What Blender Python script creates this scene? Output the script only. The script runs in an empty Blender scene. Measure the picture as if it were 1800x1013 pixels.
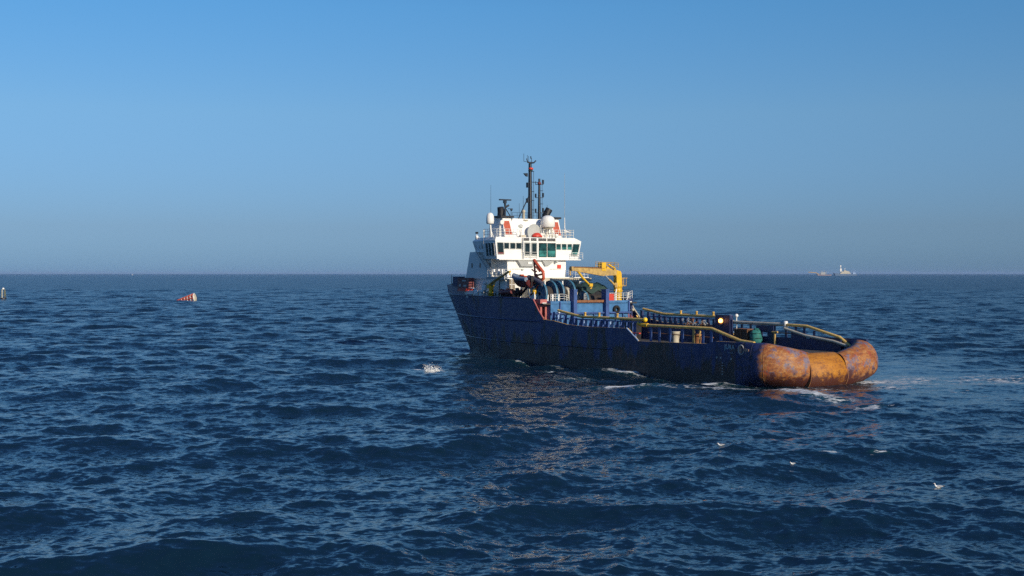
import bpy, math, random
import numpy as np
from mathutils import Vector, Matrix
R = math.radians
random.seed(7); rng = np.random.default_rng(11)
sc = bpy.context.scene
COL = sc.collection

# ------------------------------------------------------------------ camera
cam_d = bpy.data.cameras.new('camera'); cam = bpy.data.objects.new('camera', cam_d); COL.objects.link(cam)
cam_d.sensor_width = 36.0; cam_d.lens = 2300 / 1800 * 36.0
cam_d.shift_y = -(506.5 - 481) / 1800.0
cam_d.clip_start = 0.5; cam_d.clip_end = 120000
EYE = 13.0
cam.location = (0, 0, EYE); cam.rotation_euler = (R(90), 0, 0)
sc.camera = cam

# ------------------------------------------------------------------ light
SUN_EL, SUN_AZ = 21.0, 143.0           # azimuth clockwise from +Y (the view direction)
sd = Vector((math.sin(R(SUN_AZ)) * math.cos(R(SUN_EL)), math.cos(R(SUN_AZ)) * math.cos(R(SUN_EL)), math.sin(R(SUN_EL))))
sun_d = bpy.data.lights.new('sun', 'SUN'); sun = bpy.data.objects.new('sun', sun_d); COL.objects.link(sun)
sun_d.energy = 4.6; sun_d.angle = R(0.55); sun_d.color = (1.0, 0.87, 0.68)
sun.rotation_euler = sd.to_track_quat('Z', 'Y').to_euler()
sun.location = (60, -60, 90)
SKY_TINT = [(0.0, (.20, .40, .93)), (.035, (.24, .387, .745)), (.12, (.36, .553, .786)), (.20, (.32, .63, .89)), (.42, (.14, .30, .54)), (1.0, (.75, 1.2, 1.8))]
w = bpy.data.worlds.new('World'); sc.world = w; w.use_nodes = True
nt = w.node_tree; bg = nt.nodes['Background']
sky = nt.nodes.new('ShaderNodeTexSky'); sky.sky_type = 'NISHITA'; sky.sun_disc = False
sky.sun_elevation = R(SUN_EL); sky.sun_rotation = R(SUN_AZ)
sky.air_density = 1.0; sky.dust_density = 0.4; sky.ozone_density = 2.0; sky.altitude = 10
# clear blue autumn air: the sky's colour by height above the horizon
wg = nt.nodes.new('ShaderNodeTexCoord'); wsp = nt.nodes.new('ShaderNodeSeparateXYZ'); nt.links.new(wg.outputs['Generated'], wsp.inputs[0])
wr = nt.nodes.new('ShaderNodeValToRGB'); we = wr.color_ramp.elements
for i_, (p_, c_) in enumerate(SKY_TINT):
    e_ = we[i_] if i_ < 2 else we.new(p_)
    e_.position = p_; e_.color = (*c_, 1)
nt.links.new(wsp.outputs[2], wr.inputs['Fac'])
wm = nt.nodes.new('ShaderNodeMix'); wm.data_type = 'RGBA'; wm.blend_type = 'MULTIPLY'; wm.inputs[0].default_value = 1.0
nt.links.new(sky.outputs[0], wm.inputs[6]); nt.links.new(wr.outputs[0], wm.inputs[7])
nt.links.new(wm.outputs[2], bg.inputs['Color']); bg.inputs['Strength'].default_value = 0.12
sc.view_settings.view_transform = 'Standard'; sc.view_settings.look = 'None'
sc.view_settings.exposure = 0.0; sc.view_settings.gamma = 1.0
sc.render.engine = 'CYCLES'
try:
    sc.cycles.use_denoising = False
    sc.cycles.volume_bounces = 0; sc.cycles.max_bounces = 5; sc.cycles.sample_clamp_indirect = 3.0; sc.cycles.caustics_reflective = False; sc.cycles.caustics_refractive = False; w.cycles.sampling_method = 'MANUAL'; w.cycles.sample_map_resolution = 1024
except Exception: pass

# ------------------------------------------------------------------ helpers
def N(t, typ, **kw):
    n = t.nodes.new(typ)
    for k, v in kw.items(): setattr(n, k, v)
    return n
def mat_new(name):
    m = bpy.data.materials.new(name); m.use_nodes = True
    return m, m.node_tree, m.node_tree.nodes['Principled BSDF']
def noise(t, vec, scale, detail=4, rough=.55):
    n = N(t, 'ShaderNodeTexNoise'); n.inputs['Scale'].default_value = scale
    n.inputs['Detail'].default_value = detail; n.inputs['Roughness'].default_value = rough
    t.links.new(vec, n.inputs['Vector']); return n
def ramp(t, fac, stops):
    r = N(t, 'ShaderNodeValToRGB'); e = r.color_ramp.elements
    while len(e) < len(stops): e.new(.5)
    for i, (p, c) in enumerate(stops):
        e[i].position = p; e[i].color = (*c, 1) if len(c) == 3 else c
    t.links.new(fac, r.inputs['Fac']); return r
def mixc(t, fac, a, b):
    m = N(t, 'ShaderNodeMix', data_type='RGBA')
    for k, v in ((0, fac), (6, a), (7, b)):
        if isinstance(v, (int, float)): m.inputs[k].default_value = v
        elif isinstance(v, tuple): m.inputs[k].default_value = (*v, 1)
        else: t.links.new(v, m.inputs[k])
    return m.outputs[2]
def mapped(t, scale=(1, 1, 1)):
    g = N(t, 'ShaderNodeTexCoord'); mp = N(t, 'ShaderNodeMapping'); mp.inputs['Scale'].default_value = scale
    t.links.new(g.outputs['Object'], mp.inputs['Vector']); return mp.outputs[0]
W3 = lambda v: (v, v, v)
def paint(name, col, rough=.45, rust=.25, rustcol=(.16, .06, .025), metal=0, var=.25, scale=1.0, bump=.02, streak=True):
    """weathered ship's paint: mottling, vertical rust streaks, slight plate unevenness"""
    m, t, b = mat_new(name)
    v = mapped(t); vs = mapped(t, (1, 1, .22) if streak else (1, 1, 1))
    n1 = noise(t, v, 1.1 * scale, 5); n2 = noise(t, vs, 2.6 * scale, 6, .65); n3 = noise(t, v, 14 * scale, 3)
    dark = tuple(c * (1 - var) for c in col); lite = tuple(min(.92, c * (1 + var * .6)) for c in col)
    base = ramp(t, n1.outputs['Fac'], [(.3, dark), (.7, lite)]).outputs[0]
    lo = .78 - .42 * rust
    rf = ramp(t, n2.outputs['Fac'], [(lo, W3(0)), (lo + .13, W3(1))]).outputs[0]
    m2 = N(t, 'ShaderNodeMath', operation='MULTIPLY'); t.links.new(rf, m2.inputs[0])
    r3 = ramp(t, n3.outputs['Fac'], [(.35, W3(.35)), (.6, W3(1))]).outputs[0]; t.links.new(r3, m2.inputs[1])
    c = mixc(t, m2.outputs[0], base, rustcol)
    t.links.new(c, b.inputs['Base Color'])
    rr = ramp(t, n1.outputs['Fac'], [(.3, W3(max(.05, rough - .1))), (.7, W3(min(1, rough + .15)))]).outputs[0]
    t.links.new(rr, b.inputs['Roughness']); b.inputs['Metallic'].default_value = metal
    bp = N(t, 'ShaderNodeBump'); bp.inputs['Strength'].default_value = .6; bp.inputs['Distance'].default_value = bump
    t.links.new(n2.outputs['Fac'], bp.inputs['Height']); t.links.new(bp.outputs[0], b.inputs['Normal'])
    return m
def glass(name, col=(.02, .06, .06), rough=.06):
    m, t, b = mat_new(name); v = mapped(t); n = noise(t, v, .9, 2)
    c = ramp(t, n.outputs['Fac'], [(.38, tuple(x * .35 for x in col)), (.62, col)]).outputs[0]
    t.links.new(c, b.inputs['Base Color']); b.inputs['Roughness'].default_value = rough
    b.inputs['IOR'].default_value = 1.52
    return m
def emit(name, col, s):
    m, t, b = mat_new(name); b.inputs['Base Color'].default_value = (*col, 1)
    b.inputs['Emission Color'].default_value = (*col, 1); b.inputs['Emission Strength'].default_value = s
    return m

M = {}
M['white'] = paint('white_paint', (.80, .79, .75), .42, .20, (.45, .30, .17), var=.05)
M['white_rail'] = paint('white_rail_paint', (.74, .74, .70), .5, .3, (.35, .22, .12), var=.1, scale=3)
M['grey'] = paint('grey_paint', (.36, .37, .36), .5, .25, var=.15)
M['cream'] = paint('cream_paint', (.52, .47, .36), .55, .5, (.2, .12, .06), var=.2)
M['black'] = paint('black_paint', (.014, .014, .018), .45, .15, (.05, .025, .02), var=.2)
M['mast'] = paint('mast_paint', (.010, .016, .028), .4, .2, (.05, .03, .03), var=.2)
M['blue'] = paint('blue_paint', (.045, .165, .36), .5, .35, (.22, .2, .16), var=.25)
M['rail_blue'] = paint('rail_blue_paint', (.035, .085, .26), .5, .3, (.14, .08, .05), var=.3, scale=2)
M['navy'] = paint('navy_paint', (.018, .028, .095), .45, .35, (.05, .025, .02), var=.35)
M['drum_blue'] = paint('drum_blue_paint', (.04, .15, .24), .5, .3, (.12, .08, .05), var=.3, scale=2)
M['pink'] = paint('faded_red_paint', (.42, .12, .11), .55, .35, (.2, .07, .04), var=.25)
M['red'] = paint('red_paint', (.60, .055, .03), .45, .15, (.2, .05, .03), var=.15)
M['orange'] = paint('orange_red_paint', (.50, .085, .035), .5, .35, (.15, .04, .025), var=.25, scale=3)
M['yellow'] = paint('yellow_paint', (.72, .42, .015), .42, .22, (.30, .13, .03), var=.15, scale=1.5)
M['boom'] = paint('worn_yellow_paint', (.50, .33, .10), .55, .62, (.20, .12, .07), var=.35, scale=1.6)
M['pipe'] = paint('worn_ochre_paint', (.80, .50, .13), .4, .45, (.34, .15, .06), var=.35, scale=2.2)
M['rust'] = paint('rusty_steel', (.26, .11, .045), .75, .6, (.11, .04, .02), var=.4, scale=1.5)
M['deckm'] = paint('deck_paint', (.06, .055, .05), .8, .55, (.11, .06, .035), var=.4, streak=False)
M['rope'] = paint('dark_rope', (.045, .035, .03), .9, .4, (.09, .05, .03), var=.4, scale=6)
M['tarp'] = paint('green_tarpaulin', (.012, .042, .036), .7, .2, (.03, .05, .04), var=.4, bump=.08)
M['teal'] = paint('teal_netting', (.02, .17, .15), .7, .55, (.01, .06, .05), var=.4, scale=5)
M['brown'] = paint('brown_timber', (.10, .055, .03), .8, .4, (.05, .03, .02), var=.3)
M['rubber'] = paint('black_rubber', (.012, .012, .013), .8, .1, var=.2)
M['boat_grey'] = paint('grey_tube_fabric', (.17, .23, .32), .6, .15, (.06, .07, .09), var=.25, scale=2)
M['maroon'] = paint('maroon_paint', (.16, .035, .035), .5, .25, (.07, .02, .02), var=.3)
M['ltblue'] = paint('pale_blue_paint', (.28, .40, .62), .5, .25, var=.15)
M['glass'] = glass('window_glass', (.010, .055, .055)); M['glass_teal'] = glass('teal_window_glass', (.05, .24, .22), .12)
M['glass_dark'] = glass('dark_window_glass', (.01, .025, .03))
M['frame_grey'] = paint('grey_frame_paint', (.42, .44, .42), .5, .1, var=.1)
M['lamp'] = emit('orange_lamp', (1.0, .38, .06), 14)
M['ylamp'] = paint('bright_yellow_paint', (.85, .56, .02), .35, .05, var=.1)
M['feather'] = paint('white_feather', (.82, .82, .80), .7, 0, var=.03, streak=False)
M['feather_grey'] = paint('grey_feather', (.32, .34, .37), .7, 0, var=.1, streak=False)
M['beak'] = paint('yellow_beak', (.5, .3, .05), .5, 0, var=.1)
M['lettering'] = paint('pale_lettering', (.38, .52, .56), .6, .3, (.05, .07, .12), var=.2, scale=4)

def hull_mat():
    m, t, b = mat_new('hull_paint'); v = mapped(t); vs = mapped(t, (1, 1, .3))
    g = N(t, 'ShaderNodeTexCoord'); sp = N(t, 'ShaderNodeSeparateXYZ'); t.links.new(g.outputs['Object'], sp.inputs[0])
    n1 = noise(t, v, .35, 6, .6); n2 = noise(t, vs, .42, 7, .68); n3 = noise(t, vs, 1.7, 5, .7); n4 = noise(t, v, 6, 3)
    base = ramp(t, n1.outputs['Fac'], [(.3, (.010, .018, .085)), (.5, (.014, .026, .115)), (.72, (.024, .042, .16))]).outputs[0]
    # scraped, rusty patches, more of them low on the side
    zz = N(t, 'ShaderNodeMapRange'); t.links.new(sp.outputs[2], zz.inputs[0])
    zz.inputs[1].default_value = .3; zz.inputs[2].default_value = 5.5; zz.inputs[3].default_value = .17; zz.inputs[4].default_value = -.08
    a = N(t, 'ShaderNodeMath', operation='ADD'); t.links.new(n2.outputs['Fac'], a.inputs[0]); t.links.new(zz.outputs[0], a.inputs[1])
    rf = ramp(t, a.outputs[0], [(.475, W3(0)), (.56, W3(1))]).outputs[0]
    rust = ramp(t, n3.outputs['Fac'], [(.35, (.006, .005, .010)), (.50, (.022, .010, .010)), (.66, (.10, .028, .016))]).outputs[0]
    c = mixc(t, rf, base, rust)
    sf = ramp(t, n3.outputs['Fac'], [(.66, W3(0)), (.76, W3(.8))]).outputs[0]
    c = mixc(t, sf, c, (.07, .12, .26))
    # dark boot topping with a wandering upper edge
    e = N(t, 'ShaderNodeMath', operation='MULTIPLY_ADD'); t.links.new(n3.outputs['Fac'], e.inputs[0]); e.inputs[1].default_value = -1.6
    t.links.new(sp.outputs[2], e.inputs[2])
    bf = ramp(t, e.outputs[0], [(.0, W3(1)), (.5, W3(0))]).outputs[0]
    c = mixc(t, bf, c, (.020, .010, .012))
    t.links.new(c, b.inputs['Base Color']); b.inputs['Roughness'].default_value = .42
    # plating: vertical frames and strakes dished by the sea
    wv = N(t, 'ShaderNodeMath', operation='SINE'); mu = N(t, 'ShaderNodeMath', operation='MULTIPLY'); mu.inputs[1].default_value = 2.6
    t.links.new(sp.outputs[0], mu.inputs[0]); t.links.new(mu.outputs[0], wv.inputs[0])
    ad = N(t, 'ShaderNodeMath', operation='MULTIPLY_ADD'); t.links.new(wv.outputs[0], ad.inputs[0]); ad.inputs[1].default_value = .10
    t.links.new(n1.outputs['Fac'], ad.inputs[2])
    bp = N(t, 'ShaderNodeBump'); bp.inputs['Strength'].default_value = .7; bp.inputs['Distance'].default_value = .12
    t.links.new(ad.outputs[0], bp.inputs['Height']); t.links.new(bp.outputs[0], b.inputs['Normal'])
    return m
M['hull'] = hull_mat()
def stern_mat(name, roller=False):
    m, t, b = mat_new(name); v = mapped(t); vr = mapped(t, (1, .35, 1))
    g = N(t, 'ShaderNodeTexCoord'); sp = N(t, 'ShaderNodeSeparateXYZ'); t.links.new(g.outputs['Object'], sp.inputs[0])
    n1 = noise(t, v, .75, 8, .72); n2 = noise(t, vr, 1.9, 8, .75); n3 = noise(t, v, 4, 6, .75); n4 = noise(t, v, 1.0, 5, .6)
    if roller:
        c = ramp(t, n2.outputs['Fac'], [(.3, (.17, .050, .006)), (.48, (.40, .150, .010)), (.7, (.52, .22, .016))]).outputs[0]
    else:
        c = ramp(t, n2.outputs['Fac'], [(.3, (.12, .030, .010)), (.44, (.27, .080, .018)), (.55, (.38, .160, .040)), (.68, (.42, .25, .14))]).outputs[0]
        pf = ramp(t, n1.outputs['Fac'], [(.51, W3(0)), (.57, W3(.8))]).outputs[0]
        c = mixc(t, pf, c, (.12, .13, .21))
        r2 = ramp(t, n4.outputs['Fac'], [(.60, W3(0)), (.67, W3(.8))]).outputs[0]
        c = mixc(t, r2, c, (.30, .055, .022))
    d = ramp(t, n3.outputs['Fac'], [(.34, W3(.85)), (.47, W3(0))]).outputs[0]
    c = mixc(t, d, c, (.06, .025, .022))
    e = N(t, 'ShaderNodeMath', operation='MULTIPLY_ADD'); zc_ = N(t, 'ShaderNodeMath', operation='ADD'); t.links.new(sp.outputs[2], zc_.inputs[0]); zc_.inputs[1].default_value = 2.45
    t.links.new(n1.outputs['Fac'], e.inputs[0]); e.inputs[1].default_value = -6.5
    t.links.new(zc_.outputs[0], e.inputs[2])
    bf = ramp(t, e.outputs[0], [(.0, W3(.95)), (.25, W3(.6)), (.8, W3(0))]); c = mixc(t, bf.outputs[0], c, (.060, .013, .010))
    if not roller:   # blue hull paint takes over, with the sun's terminator painted in as its edge
        px = N(t, 'ShaderNodeMath', operation='MULTIPLY_ADD'); t.links.new(n1.outputs['Fac'], px.inputs[0]); px.inputs[1].default_value = 2.0
        t.links.new(sp.outputs[0], px.inputs[2])
        mr = N(t, 'ShaderNodeMapRange'); t.links.new(px.outputs[0], mr.inputs[0]); mr.inputs[1].default_value = 2.3; mr.inputs[2].default_value = 2.9
        bl = ramp(t, n2.outputs['Fac'], [(.40, (.010, .008, .014)), (.52, (.012, .022, .095)), (.70, (.020, .036, .14))]).outputs[0]
        c = mixc(t, mr.outputs[0], c, bl)
    t.links.new(c, b.inputs['Base Color']); b.inputs['Roughness'].default_value = .62
    bp = N(t, 'ShaderNodeBump'); bp.inputs['Strength'].default_value = .8; bp.inputs['Distance'].default_value = .07
    t.links.new(n2.outputs['Fac'], bp.inputs['Height']); t.links.new(bp.outputs[0], b.inputs['Normal'])
    return m
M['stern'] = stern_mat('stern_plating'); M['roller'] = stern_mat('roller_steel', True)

class MB:
    """collects shapes and links them as one mesh object"""
    def __init__(s): s.v = []; s.f = []; s.mi = []; s.sm = []
    def add(s, vs, fs, mi=0, smooth=False):
        o = len(s.v); s.v += [tuple(p) for p in vs]
        for f in fs: s.f.append([i + o for i in f]); s.mi.append(mi); s.sm.append(smooth)
        return s
    def box(s, x0, x1, y0, y1, z0, z1, mi=0, M4=None, bev=0):
        x0, x1 = min(x0, x1), max(x0, x1); y0, y1 = min(y0, y1), max(y0, y1); z0, z1 = min(z0, z1), max(z0, z1)
        vs = [Vector((x, y, z)) for z in (z0, z1) for x, y in ((x0, y0), (x1, y0), (x1, y1), (x0, y1))]
        if M4: vs = [M4 @ p for p in vs]
        return s.add(vs, [(3, 2, 1, 0), (4, 5, 6, 7), (0, 1, 5, 4), (1, 2, 6, 5), (2, 3, 7, 6), (3, 0, 4, 7)], mi)
    def hexa(s, bot, top, mi=0):
        """eight corners, two rings of four (counter-clockwise from above)"""
        return s.add(list(bot) + list(top), [(3, 2, 1, 0), (4, 5, 6, 7), (0, 1, 5, 4), (1, 2, 6, 5), (2, 3, 7, 6), (3, 0, 4, 7)], mi)
    def tube(s, pts, r, n=8, mi=0, cap=True, smooth=True):
        pts = [Vector(p) for p in pts]; rs = r if isinstance(r, (list, tuple)) else [r] * len(pts)
        rings = []; ref = None
        for i, p in enumerate(pts):
            d = ((pts[min(i + 1, len(pts) - 1)] - p).normalized() + (p - pts[max(i - 1, 0)]).normalized()).normalized()
            if ref is None: ref = Vector((0, 0, 1)) if abs(d.z) < .9 else Vector((1, 0, 0))
            a = d.cross(ref).normalized(); b = a.cross(d).normalized(); ref = b
            rings.append([p + (a * math.cos(2 * math.pi * k / n) + b * math.sin(2 * math.pi * k / n)) * rs[i] for k in range(n)])
        vs = [q for rg in rings for q in rg]; fs = []
        for i in range(len(pts) - 1):
            for k in range(n): fs.append((i * n + k, i * n + (k + 1) % n, (i + 1) * n + (k + 1) % n, (i + 1) * n + k))
        s.add(vs, fs, mi, smooth)
        if cap: s.add(rings[0], [tuple(range(n))[::-1]], mi); s.add(rings[-1], [tuple(range(n))], mi)
        return s
    def lathe(s, o, axis, prof, n=24, mi=0, smooth=True):
        """prof = (radius, distance along the axis)"""
        o = Vector(o); ax = Vector(axis).normalized(); a = ax.orthogonal().normalized(); b = ax.cross(a)
        vs = []; fs = []
        for r, h in prof:
            for k in range(n): vs.append(o + ax * h + (a * math.cos(2 * math.pi * k / n) + b * math.sin(2 * math.pi * k / n)) * max(r, 1e-4))
        for i in range(len(prof) - 1):
            for k in range(n): fs.append((i * n + k, i * n + (k + 1) % n, (i + 1) * n + (k + 1) % n, (i + 1) * n + k))
        return s.add(vs, fs, mi, smooth)
    def prism(s, poly, d, mi=0):
        """closed polygon (3D points in one plane) pushed by vector d"""
        n = len(poly); vs = [Vector(p) for p in poly] + [Vector(p) + Vector(d) for p in poly]
        return s.add(vs, [tuple(range(n))[::-1], tuple(range(n, 2 * n))] + [(i, (i + 1) % n, n + (i + 1) % n, n + i) for i in range(n)], mi)
    def sphere(s, c, r, n=16, m=10, mi=0, sq=(1, 1, 1), t0=0, t1=math.pi):
        c = Vector(c); vs = []; fs = []
        for i in range(m + 1):
            th = t0 + (t1 - t0) * i / m
            for k in range(n):
                ph = 2 * math.pi * k / n
                vs.append(c + Vector((r * sq[0] * math.sin(th) * math.cos(ph), r * sq[1] * math.sin(th) * math.sin(ph), r * sq[2] * math.cos(th))))
        for i in range(m):
            for k in range(n): fs.append((i * n + k, (i + 1) * n + k, (i + 1) * n + (k + 1) % n, i * n + (k + 1) % n))
        return s.add(vs, fs, mi, True)
    def build(s, name, mats, parent=None, bevel=0):
        me = bpy.data.meshes.new(name); me.from_pydata(s.v, [], s.f)
        if not isinstance(mats, (list, tuple)): mats = [mats]
        for m in mats: me.materials.append(M[m] if isinstance(m, str) else m)
        me.polygons.foreach_set('material_index', s.mi); me.polygons.foreach_set('use_smooth', s.sm)
        me.validate(); me.update()
        import bmesh
        bm = bmesh.new(); bm.from_mesh(me); bmesh.ops.recalc_face_normals(bm, faces=bm.faces); bm.to_mesh(me); bm.free()
        o = bpy.data.objects.new(name, me); COL.objects.link(o)
        if parent: o.parent = parent
        if bevel:
            b = o.modifiers.new('bevel', 'BEVEL'); b.width = bevel; b.segments = 2; b.limit_method = 'ANGLE'; b.angle_limit = R(40)
        return o
def tag(o, label, cat, group=None, kind=None):
    if label: o['label'] = label
    if cat: o['category'] = cat
    if group: o['group'] = group
    if kind: o['kind'] = kind
    return o
def empty(name, loc=(0, 0, 0), rz=0, label=None, cat=None, group=None):
    o = bpy.data.objects.new(name, None); COL.objects.link(o); o.location = loc; o.rotation_euler = (0, 0, rz)
    o.empty_display_size = .5
    return tag(o, label, cat, group)
def copy_tree(o, parent=None):
    c = o.copy(); COL.objects.link(c); c.parent = parent
    for ch in list(o.children): copy_tree(ch, c)
    return c
def railing(path, h=1.05, step=1.3, r=.028, rails=(.35, .7, 1.0), mat='white_rail', parent=None, name='railing', pr=None):
    mb = MB(); path = [Vector(p) for p in path]
    for k in rails: mb.tube([p + Vector((0, 0, h * k)) for p in path], r, 6)
    for i in range(len(path) - 1):
        L = (path[i + 1] - path[i]).length; n = max(1, round(L / step))
        for k in range(n + (1 if i == len(path) - 2 else 0)):
            p = path[i].lerp(path[i + 1], k / n); mb.tube([p, p + Vector((0, 0, h * 1.02))], pr or r * 1.25, 6)
    return mb.build(name, mat, parent)

# ================================================================== THE SHIP
# ship axes: x = forward from the stern, y = to port, z = up from the waterline
SHIP_X, SHIP_Y, HEAD = 36.98, 154.27, 33.37
SHIP_RZ = R(90 + HEAD)
ship = empty('supply_ship', (SHIP_X, SHIP_Y, 0), SHIP_RZ, 'large blue and white anchor handling tug with rusty orange stern roller and yellow crane', 'ship')
SM = Matrix.Translation((SHIP_X, SHIP_Y, 0)) @ Matrix.Rotation(SHIP_RZ, 4, 'Z')
def aboard(name, loc, rz, label, cat, group=None):
    return empty(name, SM @ Vector(loc), SHIP_RZ + rz, label, cat, group)

def stem(z): return 79.9 + 7.2 * max(0, z) / 9.6 if z < 9.6 else 87.1 + .45 * (z - 9.6) / 1.4
def half(u, z):
    us = stem(z); q = min(1, max(0, (u - 50) / (us - 50))); p = 1.9 + .85 * max(0, min(1, z / 9.6))
    return 8.7 * (1 - q ** p)
# sheer (top of the side plating) by length
SHEER = [(6, 4.89), (9.5, 4.85), (11.2, 4.47), (18, 4.34), (24.3, 4.24), (26.6, 5.83), (34.6, 5.72), (39.9, 5.86), (43.3, 6.3), (45.7, 6.42), (46.9, 7.6), (48.3, 9.25), (55, 9.42), (62, 9.5), (70, 9.58), (76, 9.6), (82, 9.6), (88, 9.6)]
def sheer(u):
    for (a, za), (b, zb) in zip(SHEER, SHEER[1:]):
        if u <= b: return za + (zb - za) * max(0, (u - a)) / (b - a)
    return 9.6
cols = sorted(set([a for a, _ in SHEER if a <= 48.3] + [6 + i * 2 for i in range(21)] + [50]))
def hull_cols(side):
    out = []; T = 14
    for u in cols:
        zt = sheer(u); out.append([Vector((u, side * half(u, 0), -2.0 + (zt + 2.0) * t / T)) for t in range(T + 1)])
    for i in range(1, 27):
        q = (i / 26) ** .8; cl = []
        for t in range(T + 1):
            z = -2 + 11.6 * t / T
            for _ in range(3):
                us = stem(z) if t else stem(0) ; u = 50 + q * (us - 50); zt = sheer(u); z = -2 + (zt + 2) * t / T
            us = stem(z); u = 50 + q * (us - 50); cl.append(Vector((u, side * half(u, z), z)))
        out.append(cl)
    return out
mb = MB()
for side in (1, -1):
    hc = hull_cols(side); T = len(hc[0])
    vs = [p for c in hc for p in c]; fs = [(i * T + k, (i + 1) * T + k, (i + 1) * T + k + 1, i * T + k + 1) for i in range(len(hc) - 1) for k in range(T - 1)]
    mb.add(vs, fs, 0, True)
    # bulwark inner face and cap rail over the working deck
    ins = [(u, sheer(u)) for u in cols if u <= 46]
    for (ua, za), (ub, zb) in zip(ins, ins[1:]):
        y1, y0 = side * 8.7, side * 8.42
        mb.add([(ua, y0, 3.2), (ub, y0, 3.2), (ub, y0, zb), (ua, y0, za)], [(0, 1, 2, 3)])
        mb.add([(ua, y0, za), (ub, y0, zb), (ub, y1, zb), (ua, y1, za)], [(0, 1, 2, 3)], 1)
hull = mb.build('hull', ['hull', 'pipe'], ship)
# bow bulwark above the knuckle
mb = MB(); us_ = [68.2, 68.9, 70.5, 73, 76, 79, 82, 84.5, 86, 87.1]
def bz(u): return 9.62 if u <= 68.2 else (10.9 if u <= 68.9 else 11.0 + .1 * (u - 69) / 18)
for side in (1, -1):
    rows = []
    for i, u in enumerate(us_):
        zt = bz(u); dy = half(u, 9.6); uo = 87.55 if u == 87.1 else u
        rows.append((Vector((u, side * dy, 9.6)), Vector((uo, side * max(0, half(u - .35, 9.6) * .995), zt)) if u < 87 else Vector((87.5, 0, 11.1))))
    for (a, b), (c, d) in zip(rows, rows[1:]):
        mb.add([a, c, d, b], [(0, 1, 2, 3)], 0, True)
        i_ = Vector((-.15, -side * .22, 0)); mb.add([a + i_, c + i_, d + i_, b + i_], [(0, 1, 2, 3)]); mb.add([b, d, d + i_, b + i_], [(0, 1, 2, 3)])
mb.build('bow_bulwark', 'hull', ship)
# rubbing strakes along the side
def strake(z0, z1, u0, u1, r, side, name='rubbing_strake', mt='hull'):
    mb = MB(); pts = []
    n = 40
    for i in range(n + 1):
        f = i / n; z = z0 + (z1 - z0) * f; u = u0 + (u1 - u0) * f
        pts.append(Vector((u, side * (half(u, z) + .02), z)))
    return mb.tube(pts, r, 8).build(name, mt, ship)
for side in (1, -1):
    strake(6.1, 6.35, 46.5, stem(6.35) - .15, .13, side)
    strake(2.9, 2.8, 30, stem(2.8) - .15, .12, side)
    strake(9.35, 9.62, 48.8, 86.9, .10, side, 'sheer_strake')
# decks
mb = MB(); mb.box(.4, 46.2, -8.45, 8.45, 3.1, 3.3); mb.build('cargo_deck', 'deckm', ship)
mb = MB(); rim = [half(u, 8.6) - .12 for u in range(46, 87, 2)]
pts = [(u, r_) for u, r_ in zip(range(46, 87, 2), rim)]
mb.prism([Vector((u, r_, 8.5)) for u, r_ in pts] + [Vector((u, -r_, 8.5)) for u, r_ in reversed(pts)], (0, 0, .18)); mb.build('forecastle_deck', 'deckm', ship)

# ---- rounded stern
def plan(s):
    """stern outline, s from -1 (starboard) to 1 (port): point and outward normal"""
    a = abs(s); sg = 1 if s > 0 else -1
    L = [(0, -.30), (2.6, -.26), (4.7, .0), (6.3, .62), (7.5, 1.55), (8.25, 2.75), (8.64, 4.2), (8.72, 6.0)]
    f = a * (len(L) - 1); i = min(int(f), len(L) - 2); t = f - i
    P = [L[max(i - 1, 0)] if i > 0 else (-3, -.32), L[i], L[i + 1], L[min(i + 2, len(L) - 1)]]
    if i + 2 > len(L) - 1: P[3] = (8.72, 8.0)
    def cr(k):
        p0, p1, p2, p3 = [q[k] for q in P]
        return (.5 * (2 * p1 + (p2 - p0) * t + (2 * p0 - 5 * p1 + 4 * p2 - p3) * t * t + (3 * p1 - p0 - 3 * p2 + p3) * t ** 3),
                .5 * ((p2 - p0) + 2 * (2 * p0 - 5 * p1 + 4 * p2 - p3) * t + 3 * (3 * p1 - p0 - 3 * p2 + p3) * t * t))
    (v, dv), (u, du) = cr(0), cr(1)
    n = Vector((-dv, du)).normalized()      # outward in (u, v) for the port half
    return Vector((u, sg * v)), Vector((n.x, sg * n.y))
def ztop(v, u):
    v = abs(v); base = 3.58
    if v > 2.2: base += 1.34 * min(1, max(0, (v - 2.0) / 5.8)) ** 1.0
    return base + (.0 if u < 3 else -.02)
mb = MB(); NS, NP = 120, 14; grid = []
for i in range(NS + 1):
    s_ = -1 + 2 * i / NS; p, n = plan(s_); zt = ztop(p.y, p.x); zb = -.55; zc = (zt + zb) / 2; rz = (zt - zb) / 2
    fade = 1 if abs(s_) < .58 else max(0, 1 - (abs(s_) - .58) / .42); fade = fade * fade * (3 - 2 * fade)
    bul = .02 + (1.50 + (.7 if p.y < 0 else .2) * min(1, max(0, (abs(p.y) - 4.5) / 3))) * fade; row = []
    for k in range(NP + 1):
        ph = -math.pi / 2 + math.pi * k / NP
        o = bul * (max(0, math.cos(ph)) ** .92); z = zc + rz * math.sin(ph)
        o -= 1.5 * fade * min(1, max(0, (abs(p.y) - 3.0) / 4)) * max(0, (1.25 - z) / 1.8) ** 1.4     # the counter is cut up at the quarters
        row.append(Vector((p.x + n.x * o, p.y + n.y * o, z)))
    row.append(Vector((p.x - n.x * .55, p.y - n.y * .45, zt + .02)))
    row.append(Vector((p.x - n.x * .75, p.y - n.y * .5, 3.25)))
    grid.append(row)
W_ = NP + 3
vmid = lambda i: (plan(-1 + 2 * (i + .5) / NS)[0]).y
mb.add([p for r_ in grid for p in r_], [(i * W_ + k, (i + 1) * W_ + k, (i + 1) * W_ + k + 1, i * W_ + k + 1) for i in range(NS) for k in range(W_ - 1) if not (-1.68 < vmid(i) < 4.06 and k < NP + 1)], 0, True)
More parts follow.
